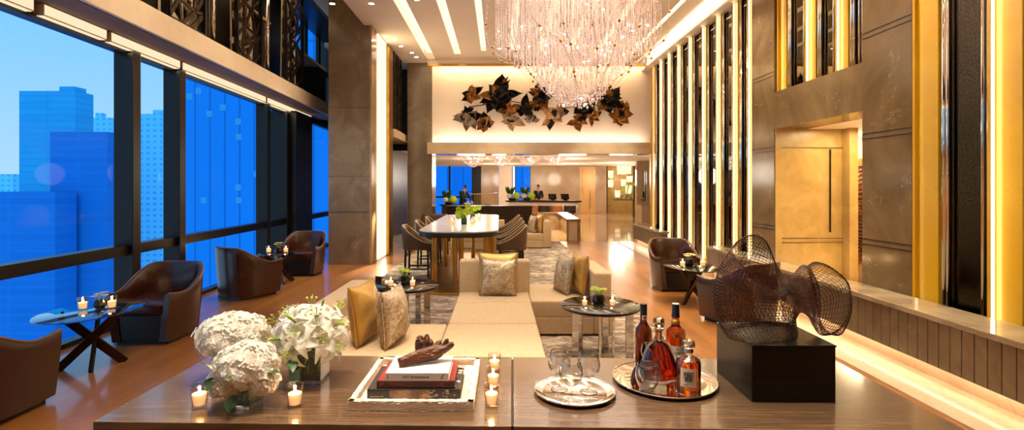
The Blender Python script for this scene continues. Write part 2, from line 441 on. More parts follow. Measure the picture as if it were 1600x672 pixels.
# ceiling pieces between the light slots (slots are x-ranges running along y)
slots = [(-1.87,-1.64,13.2), (-1.115,-.945,12.7), (-.44,-.31,12.4), (.24,.38,12.4), (.93,1.08,12.4), (1.62,1.77,12.5), (2.3,2.45,12.6), (3.2,3.3,12.7)]
cb = MB(); x = -2.75; RC = .16
for a, b, ye in slots:
    cb.box(x, a, -3, 13.62, CZ, CZ+.04); cb.box(a, b, ye, 13.62, CZ, CZ+.04); x = b
cb.box(x, 4.05, -3, 13.62, CZ, CZ+.04)
struct(cb.build('ceiling', 'plaster'))
for i, (a, b, ye) in enumerate(slots):
    where = ['by the left edge of the ceiling, widest of the slots', 'second from the left edge of the ceiling', 'third from the left edge of the ceiling, left of the chandelier',
             'hidden behind the left half of the chandelier','above the chandelier middle','above the right half of the chandelier','right behind the chandelier rim','narrowest, beside the striped wall'][i]
    t = thing('ceiling_light_slot', 'long warm light slot '+where, 'ceiling light', ((a+b)/2, 5, CZ), 0, 'recessed light slots in the ceiling')
    h = (b-a)/2
    MB().box(-h, -h+.004, -8, ye-5, 0, RC).box(h-.004, h, -8, ye-5, 0, RC).box(-h, h, ye-5.004, ye-5, 0, RC).build('slot_wall', 'plaster', t)
    MB().box(-h, h, -8, ye-5, RC, RC+.02).build('glowing_panel', 'slot', t)
# roof above everything keeps the sky out
struct(MB().box(-5.0, 9.5, -3.3, 31.5, 6.0, 6.2).build('ceiling_roof', 'plaster'))
struct(MB().box(-6.2, 9.5, -3.3, -3.0, -.1, 6.0).build('wall_back', 'stone_side'))
# cornice band above the striped wall
struct(MB().box(3.78, 4.06, -3, 13.62, 4.66, 4.95).build('trim_1', 'plaster_white', bevel=.01))
# ---- art wall over the low hall
struct(MB().box(-1.783, 4.1, 13.62, 13.8, 2.62, 6).build('wall_art', 'plaster_white'))
struct(MB().box(-1.86, 4.05, 13.24, 13.30, 4.71, 4.77).build('trim_2', 'bronze')); struct(MB().box(-1.86,4.05,13.26,13.36,4.77,4.9).build('trim_8','plaster'))
struct(MB().box(-1.86, 3.95, 13.2, 13.8, 2.43, 2.62).box(-1.86,3.95,13.2,13.26,2.62,2.73).build('trim_3', 'beige_stone', bevel=.006))
t = thing('cove_light', 'hidden light strip glowing up the art wall from its ledge', 'cove light', (1.05,13.45,2.63), 0, 'cove lights of the art wall')
MB().box(-2.85, 2.85, -.03, .03, 0, .02).build('strip', 'strip', t)
lamp('AREA', 'strip_lamp', (0,-.02,.06), 26, (1,.80,.66), 5.6, .1, (PI,0,0), t).rotation_euler = (PI-.25,0,0)
t = thing('cove_light', 'hidden light strip washing down the art wall from the ceiling', 'cove light', (1.05,13.42,4.86), 0, 'cove lights of the art wall')
MB().box(-2.85, 2.85, -.03, .03, 0, .02).build('strip', 'strip', t)
lamp('AREA', 'strip_lamp', (0,0,-.03), 34, (1,.72,.42), 5.6, .1, (.25,0,0), t)

# ================================================================ RIGHT WALL (inner face x = 3.9)
WX = 3.9
sw = MB()
sw.box(4.06, 4.35, -3, 4.84, 0, 6).box(4.06, 4.35, 7.9, 13.8, 0, 6).box(4.06,4.35,4.84,7.9,2.93,6)
for q in ((-3,4.84,0),(7.9,13.8,0),(4.84,7.9,2.93)): struct(MB().box(4.06,4.35,q[0],q[1],q[2],6).build('wall_right','dark_wall'))
def joints(mb, x, y0, y1, zs):
    for z in zs:
        for dz in (0, .055): mb.box(x-.004, x+.002, y0, y1, z+dz, z+dz+.008)
pier = MB().box(WX, 4.36, 7.26, 7.9, 0, 4.95); struct(pier.build('wall_pier_far', 'stone'))
pier = MB().box(WX, 4.36, 4.84, 5.5, 0, 4.95); struct(pier.build('wall_pier_near', 'stone'))
lt = MB().box(WX, 4.36, 5.5, 7.26, 2.41, 2.93); struct(lt.build('wall_lintel', 'stone'))
g = MB(); joints(g, WX, 7.26, 7.9, (.98,2.1,3.17)); joints(g, WX, 4.84, 5.5, (.98,2.1,3.17)); struct(g.build('trim_joint', 'black_metal'))
# portal passage
ps = MB().box(4.36, 4.88, 7.26, 7.4, 0, 2.41).box(WX+.01,4.4,7.24,7.3,0,2.41); struct(ps.build('wall_passage', 'stone_gold'))
struct(MB().box(4.68, 4.685, 7.225, 7.262, .95, 2.12).box(4.0,4.88,7.235,7.24,.86,.868).box(4.0,4.88,7.235,7.24,.80,.808).box(4.0,4.88,7.235,7.24,2.14,2.148).build('trim_groove', 'black_metal'))
struct(MB().box(4.86, 4.98, 7.1, 7.4, 0, 2.41).build('door_jamb', 'stone_gold', bevel=.004))
struct(MB().box(4.36, 7.4, 4.6, 9.0, 2.41, 2.5).build('ceiling_passage', 'plaster'))
struct(MB().box(7.2, 7.4, 4.6, 9.0, 0, 2.5).box(4.98,7.4,8.6,8.8,0,2.5).box(4.36,7.4,4.5,4.6,0,2.5).build('wall_corridor', 'plaster_white'))
struct(MB().box(4.2, 7.4, 4.5, 9.0, -.1, 0.0).build('floor_corridor', 'hall_floor'))
lamp('AREA', 'passage_lamp', (5.6,6.4,2.36), 45, (1,.74,.38), .8, 1.2)
lamp('POINT', 'corridor_lamp', (5.9,7.8,2.2), 70, (1,.76,.40), .1)
lamp('AREA', 'passage_fill', (4.6,6.3,.3), 12, (1,.76,.42), .3, 1.4, (PI,0,0))  # lamp added near the floor to brighten lintel underside and ceiling
lamp('AREA', 'passage_downlight', (4.62,6.5,2.39), 24, (1,.80,.46), .3, .9)
t = thing('corridor_light','bright white light panel high in the passage behind the stone doorway','light panel',(5.5,8.58,2.1))
MB().box(-.5,.5,0,.02,0,.3).build('glowing_face','slot',t)
# carved timber art panel in the passage
t = thing('carved_relief', 'orange carved wood relief glimpsed inside the stone doorway', 'artwork', (5.6,8.2,0))
rb = MB()
for k in range(26):
    z = .35+k*.062
    pts = [(-.5+.1*i, .06*math.sin(i*.9+k*.35), z+.05*math.sin(i*1.1+k*.22)) for i in range(11)]
    rb.tube(pts, .027, 6)
rb.build('carving', 'drift', t, True)
MB().box(-.55,.55,.06,.12,.3,2.05).build('backboard', 'bronze', t)

# striped panels: fin (lit onyx) + chrome tubes + dark mirror
def fin(y, z0, z1, label, w=.2, e=1.0, led=True):
    t = thing('light_fin', label, 'wall fin', (WX,y,z0), 0, 'lit onyx fins of the striped wall')
    h = z1-z0
    MB().box(.03, .125, -w/2, w/2-.03, 0, h).build('onyx_slab', 'onyx', t, bevel=.004)
    MB().box(0, .125, w/2-.03, w/2, 0, h).build('onyx_lip', 'onyx', t, bevel=.003)
    if led: MB().box(.004, .028, w/2-.036, w/2-.03, .01, h-.01).build('light_strip', 'strip_gold', t)
    lamp('AREA', 'fin_lamp', (.004,w/2-.045,h/2), 2.6*e*h/4*w/.2, (1,.84,.50), .03, h, (PI/2+PI,0,0), t)
    return t
def panel(y0, y1, z0, z1, label, mm_='mirror'):
    t = thing('wall_mirror', label, 'wall panel', (WX+.08,(y0+y1)/2,z0), 0, 'dark mirror panels of the striped wall')
    h = z1-z0; d = (y1-y0)/2
    MB().box(0, .04, -d+.03, d-.03, .0, h).build('mirror', mm_, t)
    for s in (-1, 1):
        MB().cyl((-.02, s*(d-.035), 0), .026, 0, h, 10).cyl((-.035, s*(d-.085), 0), .014, 0, h, 8).build('chrome_tube', 'chrome', t, True)
    MB().box(-.03,0,-d+.03,d-.03,h-.04,h).box(-.02,0,-d+.03,d-.03,h-.16,h-.14).build('top_rail', 'chrome', t)
    return t
far = [13.2]; yy = 12.4
ys = [13.05, 12.4, 11.8, 11.16, 10.5, 9.8, 9.15, 8.5, 7.98]
ordn = ['first','second','third','fourth','fifth','sixth','seventh','eighth','ninth']
for i, y in enumerate(ys):
    fin(y, 0, 4.66, led=i > 0, e=1.0 if i else .3, label=f'glowing gold onyx fin, {ordn[i]} counted from the art wall', w=.15 if i else .28)
    if i < 8: panel(ys[i+1]+.075, y-(.08 if i else .15), 0, 4.66, f'tall dark mirror panel, {ordn[i]} counted from the art wall')
# over the doorway
for i, y in enumerate((7.1, 6.45, 5.86)):
    fin(y, 2.93, 4.66, led=i > 0, e=1.0 if i else .6, label=['short gold fin above the stone doorway, at its far pier','short gold fin above the middle of the stone doorway','short gold fin above the stone doorway, near side'][i], w=.18)
for i, (a, b) in enumerate(((6.54,7.01),(5.95,6.36),(5.52,5.77))):
    panel(a, b, 2.93, 4.66, ['short dark mirror above the doorway, farthest of three','short dark mirror above the doorway, middle of three','short dark mirror above the doorway, nearest of three'][i])
# near bays
ny = [4.71, 3.97, 3.3, 2.65, 2.0, 1.35, .7, .05, -.6, -1.25, -1.9, -2.55]
for i, y in enumerate(ny):
    if i < 4: fin(y, 0, 4.66, e=.15 if i == 0 else 1.2, led=i > 0, label=['wide gold onyx fin against the near stone pier','bright gold onyx fin with glowing left edge at right end','gold onyx fin just outside the right frame edge','gold onyx fin beside the camera'][i], w=.25)
    if i < 4: panel(ny[i+1]+.12, y-.125, 0, 4.66, ['tall sparkling dark mirror panel nearest the viewer, right of the near pier','dark mirror sliver at the right edge of the photo','dark mirror beside the console','dark mirror behind the viewer'][i], 'mirror_black')
struct(MB().box(4.0,4.06,-3,2.0,0,4.66).build('wall_right_near', 'stone'))

# ---- stone bench ledge along the right wall (turned slightly)
def ledge(y0, y1, label, ends):
    t = thing('stone_bench', label, 'bench', (3.395,0,0), -.025, 'stone benches along the striped wall')
    bk = lambda y: .488-.025*y
    MB().prism([(-.015,y0),(bk(y0),y0),(bk(y1),y1),(-.015,y1)], .515, .562).build('seat_slab', 'ledge_top', t, bevel=.006)
    f = MB(); n = int((y1-y0)/.105); st = (y1-y0)/n
    for k in range(n): f.box(0, .1, y0+k*st+.003, y0+(k+1)*st-.003, .15, .515)
    f.prism([(.012,y0),(bk(y0)-.03,y0),(bk(y1)-.03,y1),(.012,y1)],.16,.515)
    f.build('ribbed_front', 'rib_stone', t, bevel=.002, segs=1)
    MB().prism([(.11,y0+.02),(bk(y0)-.04,y0+.02),(bk(y1)-.04,y1-.02),(.11,y1-.02)],.014,.16).build('plinth', 'beige_stone', t)
    MB().box(.07, .10, y0+.05, y1-.05, .14, .1495).build('light_strip', 'strip', t)
    L = lamp('AREA', 'under_lamp', (.06,(y0+y1)/2,.138), 1.5*(y1-y0), (1,.66,.42), .05, y1-y0-.1, (0,-.2,0), t)
    return t
ledge(-1.5, 8.92, 'long ribbed brown stone bench running along the right wall to the near corner', 0)
b2 = ledge(11.7, 14.3, 'short far stone bench with lit recess in its end by the far gold fins', 0)
struct(MB().box(-.38, .11, -1.5, 14.6, 0, .014).build('trim_border', 'beige_stone', loc=(3.395,0,0), rz=-.025))
struct(MB().box(3.6, 4.08, 8.95, 11.9, 0, .1).build('baseboard_right', 'beige_stone'))

# ================================================================ LEFT WINDOW WALL (turned -2.2 deg)
LW = dict(loc=(-4.131,0,0), rz=.0388)
mull = [-2.7, .2, 3.1, 6.0, 6.93, 9.77, 10.77]
ends = mull + [11.45]
def win(i, y0, y1):
    t = thing('window_%d' % i, '', '', LW['loc'], LW['rz']); del t['label']; del t['category']; struct(t)
    MB().box(-.06,.06,y0,y1,0.0,.05).box(-.07,.07,y0,y1,.80,.92).box(-.06,.06,y0,y1,3.135,3.17).build('window_frame','black_metal',t)
    MB().box(-.012,.0,y0,y1,.05,.80).box(-.012,0,y0,y1,.92,3.135).build('glass_pane','window',t)
bays = [(-3,-2.7),(-2.7,.2),(.2,3.1),(3.1,6.0),(6.0,6.93),(6.93,9.77),(9.77,10.77),(11.9,14.2)]
for i, (a, b) in enumerate(bays): win(i+1, a+.05, b-.05)
mm = MB()
for y in mull: mm.box(-.1,.12,y-.07,y+.07,0,3.2)
struct(mm.build('window_mullion','black_metal',None,bevel=.006,**LW))
struct(MB().box(-.3,.25,10.85,11.9,0,3.2).build('wall_dark_pier','black_metal',None,**LW))
# soffit, fascia and light strip above the glass; mezzanine floor
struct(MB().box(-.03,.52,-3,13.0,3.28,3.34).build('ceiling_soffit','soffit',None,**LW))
struct(MB().box(.5,.56,-3,13.6,3.28,3.56).build('trim_fascia','fascia',None,bevel=.004,**LW))
struct(MB().box(-.05,.5,-3,14.2,3.34,3.5).build('floor_mezzanine','dark_wall',None,**LW))
struct(MB().box(-.05,-.0,-3,14,3.165,3.34).build('trim_head','black_metal',None,**LW))
segs_ = [(-2.9,-.1),(.0,2.2),(2.3,4.6),(4.7,5.5),(5.56,6.85),(6.9,9.6),(9.66,12.2)]
for i, (a, b) in enumerate(segs_):
    t = thing('light_trough', ['light trough above the windows behind the viewer','light trough above the windows beside the viewer','light trough over the first window at the left frame edge','short light trough over the mullion of the big window','light trough over the narrow sky window','light trough over the blue tower window','farthest light trough over the windows by the column'][i],
              'light', (-4.131,0,3.17), .0388, 'warm light troughs over the windows')
    MB().box(.0,.13,a,b,.0,.105).build('housing','fascia',t)
    MB().box(.13,.134,a+.01,b-.01,.01,.10).box(.01,.12,a+.01,b-.01,-.004,-.001).build('glowing_face','strip_soft',t)
    lamp('AREA','trough_lamp',(.10,(a+b)/2,-.02),1.2*(b-a),(1,.74,.44),.1,b-a,(0,-.35,0),t)
# gallery above: dark back wall, upper windows, glass, screens
struct(MB().box(-.05,-.0,-3,11.2,3.34,6.0).box(-.3,.6,-3.2,-3,3.3,6).box(-.3,.5,14.2,14.4,3.3,6.0).build('wall_gallery','dark_wall',None,**LW))
struct(MB().box(-.12,.56,-3,14.2,5.5,5.6).build('ceiling_gallery','dark_wall',None,**LW))
for i, (a, b) in enumerate(((11.25,12.3),(12.35,13.3),(13.35,14.2))):
    t = thing('window_%d' % (20+i), '', '', LW['loc'], LW['rz']); del t['label']; del t['category']; struct(t)
    MB().box(-.1,-.02,a,a+.06,3.5,5.5).box(-.1,-.02,b-.06,b,3.5,5.5).box(-.1,-.02,a+.06,b-.06,4.6,4.7).build('window_frame','black_metal',t)
    MB().box(-.06,-.05,a+.06,b-.06,3.5,5.5).build('glass_pane','window',t)
def screen(y0, y1, z0, h, label, seed, x=.5, base=LW):
    rnd = random.Random(seed)
    t = thing('lattice_screen', label, 'screen', base['loc'], base['rz'], 'cut metal lattice screens along the gallery')
    MB().box(x-.03,x+.03,y0,y0+.035,z0,z0+h).box(x-.03,x+.03,y1-.035,y1,z0,z0+h).box(x-.03,x+.03,y0,y1,z0,z0+.035).build('frame','black_metal',t)
    lb = MB(); nx = 3; nz = int(h/.27)
    P = [[(y0+(y1-y0)*(i+rnd.uniform(-.28,.28)*(0<i<nx))/nx, z0+h*(k+rnd.uniform(-.3,.3)*(0<k<nz))/nz) for i in range(nx+1)] for k in range(nz+1)]
    def br(a, b): lb.bar((x,a[0],a[1]),(x,b[0],b[1]),rnd.uniform(.036,.066),.02,(1,0,0))
    for k in range(nz+1):
        for i in range(nx+1):
            if k < nz and rnd.random() < .72: br(P[k][i], P[k+1][i])
            if i < nx and rnd.random() < .6: br(P[k][i], P[k][i+1])
            if i < nx and k < nz:
                if rnd.random() < .75: br(P[k][i], P[k+1][i+1])
                else: br(P[k][i+1], P[k+1][i])
    lb.build('lattice','lattice',t)
    ib = MB(); Q = [[(y0+(y1-y0)*(.1+.8*i/2)+rnd.uniform(-.08,.08), z0+h*k/9) for i in range(3)] for k in range(10)]
    for k in range(9):
        for i in range(3):
            if i < 2 and rnd.random() < .8:
                a, b = (Q[k][i], Q[k+1][i+1]) if rnd.random() < .5 else (Q[k][i+1], Q[k+1][i])
                ib.bar((x-.10,a[0],a[1]),(x-.10,b[0],b[1]),rnd.uniform(.05,.10),.015,(1,0,0))
    for i in range(3): ib.bar((x-.10,Q[0][i][0],z0),(x-.10,Q[9][i][0],z0+h),.03,.015,(1,0,0))
    ib.build('inner_lattice','fascia',t)  # cream colour stands in for strong light on this inner layer
    return t
scr = [(1.0,1.8),(2.6,3.4),(4.15,4.95),(5.95,6.75),(7.62,8.5),(9.55,10.5)]
for i, (a, b) in enumerate(scr):
    screen(a, b, 3.56, 1.95, ['lattice screen above the viewer','lattice screen over the first window','lattice screen out of frame over the big window','dark lattice screen at the top edge, farthest left','wide lattice screen at the top edge above the tower window','lattice screen next to the big stone column, top left'][i], i+3)
for i in range(len(scr)-1):
    a = scr[i][1]+.05; b = scr[i+1][0]-.05
    t = thing('glass_railing', ['glass railing over the viewer','glass railing over the first mullion','smoked glass railing out of frame left','dark smoked glass railing left of the wide lattice screen','dark smoked glass railing between the two right lattice screens'][i], 'railing', LW['loc'], LW['rz'], 'smoked glass railings of the gallery')
    MB().box(.22,.235,a,b,3.56,4.6).build('glass','glass_dark',t)
    MB().box(.2,.26,a,b,4.6,4.64).build('cap_rail','fascia',t)
    for y in (a+.1, b-.1): MB().cyl((.23,y,0),.05,3.5,5.5,12).build('steel_post','chrome',t,True)
t = thing('glass_railing', 'dark smoked glass railing touching the big stone column', 'railing', LW['loc'], LW['rz'], 'smoked glass railings of the gallery')
MB().box(.22,.235,10.6,13,3.56,4.5).build('glass','glass_dark',t); MB().box(.2,.26,10.6,13,4.5,4.56).build('cap_rail','fascia',t)
MB().cyl((.23,10.75,0),.05,3.5,5.5,12).build('steel_post','chrome',t,True)

# ================================================================ COLUMNS
struct(MB().box(-3.48,-2.64,10.44,12.3,0,5.4).build('wall_column','stone_grey'))
struct(MB().box(-2.64,-2.60,10.44,10.78,0,4.95).build('trim_4','stone_side'))
struct(MB().box(-2.66,-2.55,11.86,12.3,0,4.95).build('trim_5','bronze',bevel=.01))
struct(MB().box(-2.66,-2.62,10.78,10.95,0,4.95).build('trim_6','bronze'))
t = thing('vertical_light', 'tall vertical light strip on the side of the big stone column', 'light', (-2.63,11.38,0))
MB().box(0,.03,-.38,.40,.02,4.9).build('glowing_face','strip',t)
L = lamp('AREA','column_lamp',(.06,0,2.45),30,(1,.76,.44),4.8,.5,(0,-PI/2,0),t)
lamp('SPOT','floor_wash',(.16,-.35,1.3),420,(1,.86,.60),.05,rot=(-.72,0,0),parent=t,spot=.8,blend=1.0)
g = MB()
for z in (1.07,1.8,3.2): g.box(-3.48,-2.64,10.436,10.44,z,z+.006)
struct(g.build('trim_column_joint','black_metal'))
struct(MB().box(-2.44,-1.785,13.62,14.4,0,5.0).build('wall_column_far','stone_grey'))
# far mezzanine between the columns
struct(MB().box(-3.4,-2.5,12.3,13.9,2.78,2.98).build('trim_7','fascia'))
struct(MB().box(-4.2,-2.7,12.3,14.4,4.95,5.05).box(-2.8,-1.7,13.62,14.4,4.88,5.05).build('ceiling_side','plaster'))
struct(MB().box(-4.6,-1.7,14.4,14.5,2.6,5.6).build('wall_left_far','dark_wall'))
for i, (a, b) in enumerate(((12.36,12.72),(12.86,13.3))):
    screen(a, b, 2.98, 1.88, ['narrow lattice screen between the two stone columns, nearer one','narrow lattice screen between the two stone columns, by the far column'][i], 31+i, 0.0, dict(loc=(-2.56,0,0), rz=0))
struct(MB().box(-3.42,-3.32,12.3,18.5,0,2.8).build('wall_left_dark','black_metal'))
t = thing('window_9','','',(0,0,0)); del t['label']; del t['category']; struct(t)
MB().box(-3.31,-3.27,13.6,15.6,.1,2.6).build('glass_pane','glass_dark',t); MB().box(-3.3,-3.24,15.6,15.7,0,2.7).box(-3.3,-3.24,13.5,13.6,0,2.7).build('window_frame','black_metal',t)
struct(MB().box(-3.3,-2.2,17.4,17.6,0,.05).build('trim_sill','ledge_top'))

# ================================================================ LOW HALL BEYOND
HZ = 2.78; HY = 29.8
struct(MB().box(-4.5,9.5,13.8,31,HZ,HZ+.05).build('ceiling_hall','plaster'))
struct(MB().box(4.35,4.45,13.6,14.2,0,2.8).box(4.05,4.4,13.5,13.8,0,2.45).build('wall_hall_jamb','stone_side'))
for i,(x0,x1,mt,nm) in enumerate(((-1.05,-.04,'hall_stone','wall_hall_column'),(-.02,.74,'plaster_white','wall_hall_pier'),(1.82,4.68,'hall_stone','wall_hall'),(5.6,6.3,'hall_stone','wall_hall_side'),(-1.6,-1.05,'black_metal','wall_hall_dark'),(7.9,9.5,'hall_stone','wall_hall_right'))):
    struct(MB().box(x0,x1,HY,HY+.3,0,HZ).build(nm,mt))
t = thing('door_1','','',(5.14,HY-.02,0)); del t['label']; del t['category']; struct(t)
MB().box(-.46,.46,0,.1,0,2.74).build('door_leaf','gold_door',t,bevel=.01); MB().box(-.3,-.27,-.05,0,1.2,2.6).box(.12,.15,-.05,0,.3,1.4).build('pull_bar','bronze',t)
for i,(x0,x1) in enumerate(((-3.75,-2.95),(-2.85,-1.6),(.97,1.8))):
    t = thing('window_%d'%(10+i),'','',(0,HY+.1,0)); del t['label']; del t['category']; struct(t)
    MB().box(x0-.05,x0,-.08,.08,0,HZ).box(x1,x1+.05,-.08,.08,0,HZ).box(x0,x1,-.05,.05,.92,1.02).build('window_frame','black_metal',t)
    MB().box(x0,x1,0,.01,0,HZ).build('glass_pane','window',t)
struct(MB().box(-4.5,-4.3,14.5,31,0,HZ).build('wall_hall_left','stone_side'))
t = thing('vertical_light','white glowing strip beside the far blue windows','light',(-3.95,29.6,0))
MB().box(-.14,.14,0,.1,0,2.7).build('glowing_face','strip',t)
t = thing('vertical_light','slim glowing strip on the edge of the white far pier','light',(.86,29.7,0))
MB().box(-.07,.05,0,.1,0,2.75).build('glowing_face','strip',t)
# lit niche
struct(MB().box(6.3,7.9,HY+.5,HY+.7,0,HZ).box(6.25,6.3,HY,HY+.7,0,HZ).box(7.9,7.95,HY-.5,HY+.7,0,HZ).build('wall_niche','stone_gold'))
for i,(x,z,w_,h_) in enumerate(((6.55,2.3,.3,.42),(7.2,2.55,.55,.5),(7.6,2.55,.32,.46),(6.55,1.75,.3,.42),(7.3,1.8,.3,.4),(7.66,2.02,.34,.36),(7.6,1.4,.36,.5),(6.95,1.15,.3,.4))):
    t = thing('niche_lamp', 'cream lamp box in the far lit niche, '+['upper left','top centre and largest','top right','middle left','middle centre','right of centre','lower right','lower centre behind the vase'][i],'lamp',(x,HY+.28,z),0,'lamp boxes of the far niche')
    MB().lathe([(w_*.62,-h_/2),(w_*.70,h_/2)],4,m=Matrix.Scale(.35,4,(0,1,0)) @ Matrix.Rotation(PI/4,4,'Z')).build('lamp_shade','lamp_shade',t)
    MB().box(-w_*.1,w_*.1,-.02,.04,-h_/2-.12,-h_/2).build('bracket','bronze',t)
# niche console, vase with tall stems, screen
t = thing('side_console','dark topped console table in the far lit niche','console table',(7.05,27.2,0))
MB().box(-.95,.85,-.25,.25,.86,.92).build('top','bar_wood',t,bevel=.006)
MB().box(.1,.2,-.22,.22,0,.86).box(.7,.84,-.22,.22,0,.86).build('leg','bar_wood',t); MB().box(.1,.84,-.22,.22,0,.06).build('shelf','bar_wood',t)
MB().box(.2,.7,.15,.2,.06,.86).build('back_panel','gold_door',t)
for i,dx in enumerate((-.55,-.3,-.05)):
    t = thing('stem_vase', 'glass vase with tall leaning green stems on the far console, '+['left one','middle one','right one'][i],'vase',(7.05+dx,27.2,.92),0,'stem vases on the far console')
    MB().lathe([(.05,0),(.06,.02),(.05,.3),(.045,.32)],10).build('vessel','clear',t,True)
    sb = MB()
    for k in range(5): sb.tube([(random.uniform(-.03,.03),0,.05),(.03+k*.01,0,.4),(.1+random.uniform(0,.12),random.uniform(-.05,.05),.75+random.uniform(-.1,.15))],.014,5)
    sb.build('stem','leaf_bright',t,True)
t = thing('desk_screen','small dark screen standing on the far console','screen',(7.75,27.15,.92)); MB().box(-.15,.15,-.02,.02,.06,.4).build('panel','pedestal',t,bevel=.01); MB().box(-.06,.06,-.06,.06,0,.06).build('foot','pedestal',t)
# stone block with slit window right of the niche
struct(MB().box(6.42,6.62,23.9,24.2,0,HZ).box(6.88,9.5,23.9,24.2,0,HZ).box(6.62,6.88,23.9,24.2,2.3,HZ).box(6.62,6.88,23.9,24.2,0,.9).build('wall_slit','hall_stone'))
t = thing('window_13','','',(6.75,24.1,0)); del t['label']; del t['category']; struct(t)
MB().box(-.13,-.1,-.05,.05,.9,2.3).box(.1,.13,-.05,.05,.9,2.3).build('window_frame','black_metal',t); MB().box(-.1,.1,0,.01,.9,2.3).build('glass_pane','window',t)
t = thing('low_cabinet','low stone cabinet below the slim window at the far right','cabinet',(6.9,23.4,0))
MB().box(-.5,1.4,-.4,.48,0,.72).build('body','hall_stone',t); MB().box(-.52,1.42,-.42,.48,.72,.78).build('top','ledge_top',t)
struct(MB().box(9.3,9.5,13.8,31,0,6).build('wall_hall_east','hall_stone'))
struct(MB().box(4.35,9.5,13.8,14.0,0,6).build('wall_hall_south','hall_stone'))
for (x,y,e_) in ((-1,17,160),(2.5,17,160),(-1,22,200),(3.0,22,200),(6.2,19,140),(6,26,260),(0,27,260),(3.5,27,240),(7.1,28.5,120)):
    lamp('POINT','hall_lamp',(x,y,HZ-.75),e_*.34,(1,.86,.68),.4)

# ================================================================ CITY
def facade(name, c1, c2, cw, rh, mort, mc, bias=0):
    t = NT(name)
    tc_ = t.new('ShaderNodeTexCoord'); sp = t.new('ShaderNodeSeparateXYZ'); t.link(tc_.outputs['Object'], sp.inputs[0])
    cm = t.new('ShaderNodeCombineXYZ'); t.link(t.math('ADD', sp.outputs['X'], sp.outputs['Y']), cm.inputs['X']); t.link(sp.outputs['Z'], cm.inputs['Y'])
    b = t.new('ShaderNodeTexBrick'); b.offset = 0; b.inputs['Scale'].default_value = 1
    b.inputs['Brick Width'].default_value = cw; b.inputs['Row Height'].default_value = rh; b.inputs['Mortar Size'].default_value = mort
    b.inputs['Color1'].default_value = c1; b.inputs['Color2'].default_value = c2; b.inputs['Mortar'].default_value = mc; b.inputs['Bias'].default_value = bias
    t.link(cm.outputs[0], b.inputs['Vector'])
    n = t.noise(tc_.outputs['Object'], .03, 3)
    col = t.mix(t.math('MULTIPLY', n, .45), b.outputs['Color'], mc)
    t.bsdf(col, .7, 0, Specular_IOR_Level=.15); return t.m
M['fac_a'] = facade('blue_tower_facade', lin(30,150,206), lin(38,160,212), 40, 3.6, .3, lin(26,142,202))
M['fac_b'] = facade('deep_blue_facade', lin(8,104,186), lin(12,112,194), 40, 4.0, .5, lin(13,114,197))
M['fac_c'] = facade('pale_facade', lin(60,168,226), lin(44,150,216), 5, 4.2, 1.3, lin(96,196,238))
M['fac_d'] = facade('curtain_wall', lin(6,128,216), lin(8,134,222), 2.9, 90, .16, lin(4,96,172))
def tower(name, label, px0, px1, pxf, Y, ytop, mt, steps=()):
    """block whose near face spans directions px0..px1 at depth Y; its right side recedes to direction pxf"""
    x0 = (px0-780)/800*Y; x1 = (px1-780)/800*Y; Yf = x1*800/(pxf-780) if pxf != px1 else Y+30
    top = 1.6-(ytop-291)/800*Y; base = -.6*Y
    t = thing(name, label, 'building', ((x0+x1)/2, Y, base)); w_ = (x1-x0)/2
    MB().box(-w_,w_,0,Yf-Y,0,top-base).build('tower',mt,t)
    for (p0,p1,yt) in steps:
        a_ = (p0-780)/800*Y-(x0+x1)/2; b_ = (p1-780)/800*Y-(x0+x1)/2
        MB().box(a_,b_,2,(Yf-Y)*.8,top-base,1.6-(yt-291)/800*Y-base).build('roof_block',mt,t)
    return t
tower('tower_block','wide blue office tower with stepped roof, tallest at left',30,118,146,290,142,'fac_a',((88,112,134),))
tower('tower_block','deep blue mid-rise block in front of the stepped tower',78,168,216,240,206,'fac_b')
tower('tower_block','low dark blue block below the stepped tower',-60,86,120,225,300,'fac_b')
tower('tower_block','pale hazy block between the stepped tower and the window mullion',120,176,188,420,184,'fac_c',((146,156,176),))
tower('tower_block','pale blue apartment block with balcony rows seen in the narrow window',200,252,275,380,178,'fac_c',((236,250,171),))
tower('tower_block','distant pale block at the left frame edge',-40,20,31,420,272,'fac_c')
tw = tower('glass_tower','huge bright blue curtain wall tower filling the middle windows',281,700,716,100,-700,'fac_d')
for (px,py) in ((296,151),(327,178),(372,190),(373,214),(372,293),(373,313),(318,313),(401,272),(348,168),(310,142)):
    X = (px-780)/800*100-tw.location.x; Z = 1.6-(py-291)/800*100+60
    MB().box(X-.55,X+.55,-.06,-.01,Z-.6,Z+.6).build('lit_window','citylit',tw)
tower('tower_block','deep blue tower filling the far hall windows',705,1020,1019,150,-500,'fac_d')
sun = lamp('SUN','facade_fill_sun',(20,-20,60),1.0,(.50,.84,1),rot=(0,0,0))  # sun lamp added to brighten the building fronts outside
sun.data.energy = 2.1; sun.data.angle = 1.0
sun.rotation_euler = Vector((-.55,.75,-.35)).to_track_quat('-Z','Y').to_euler()
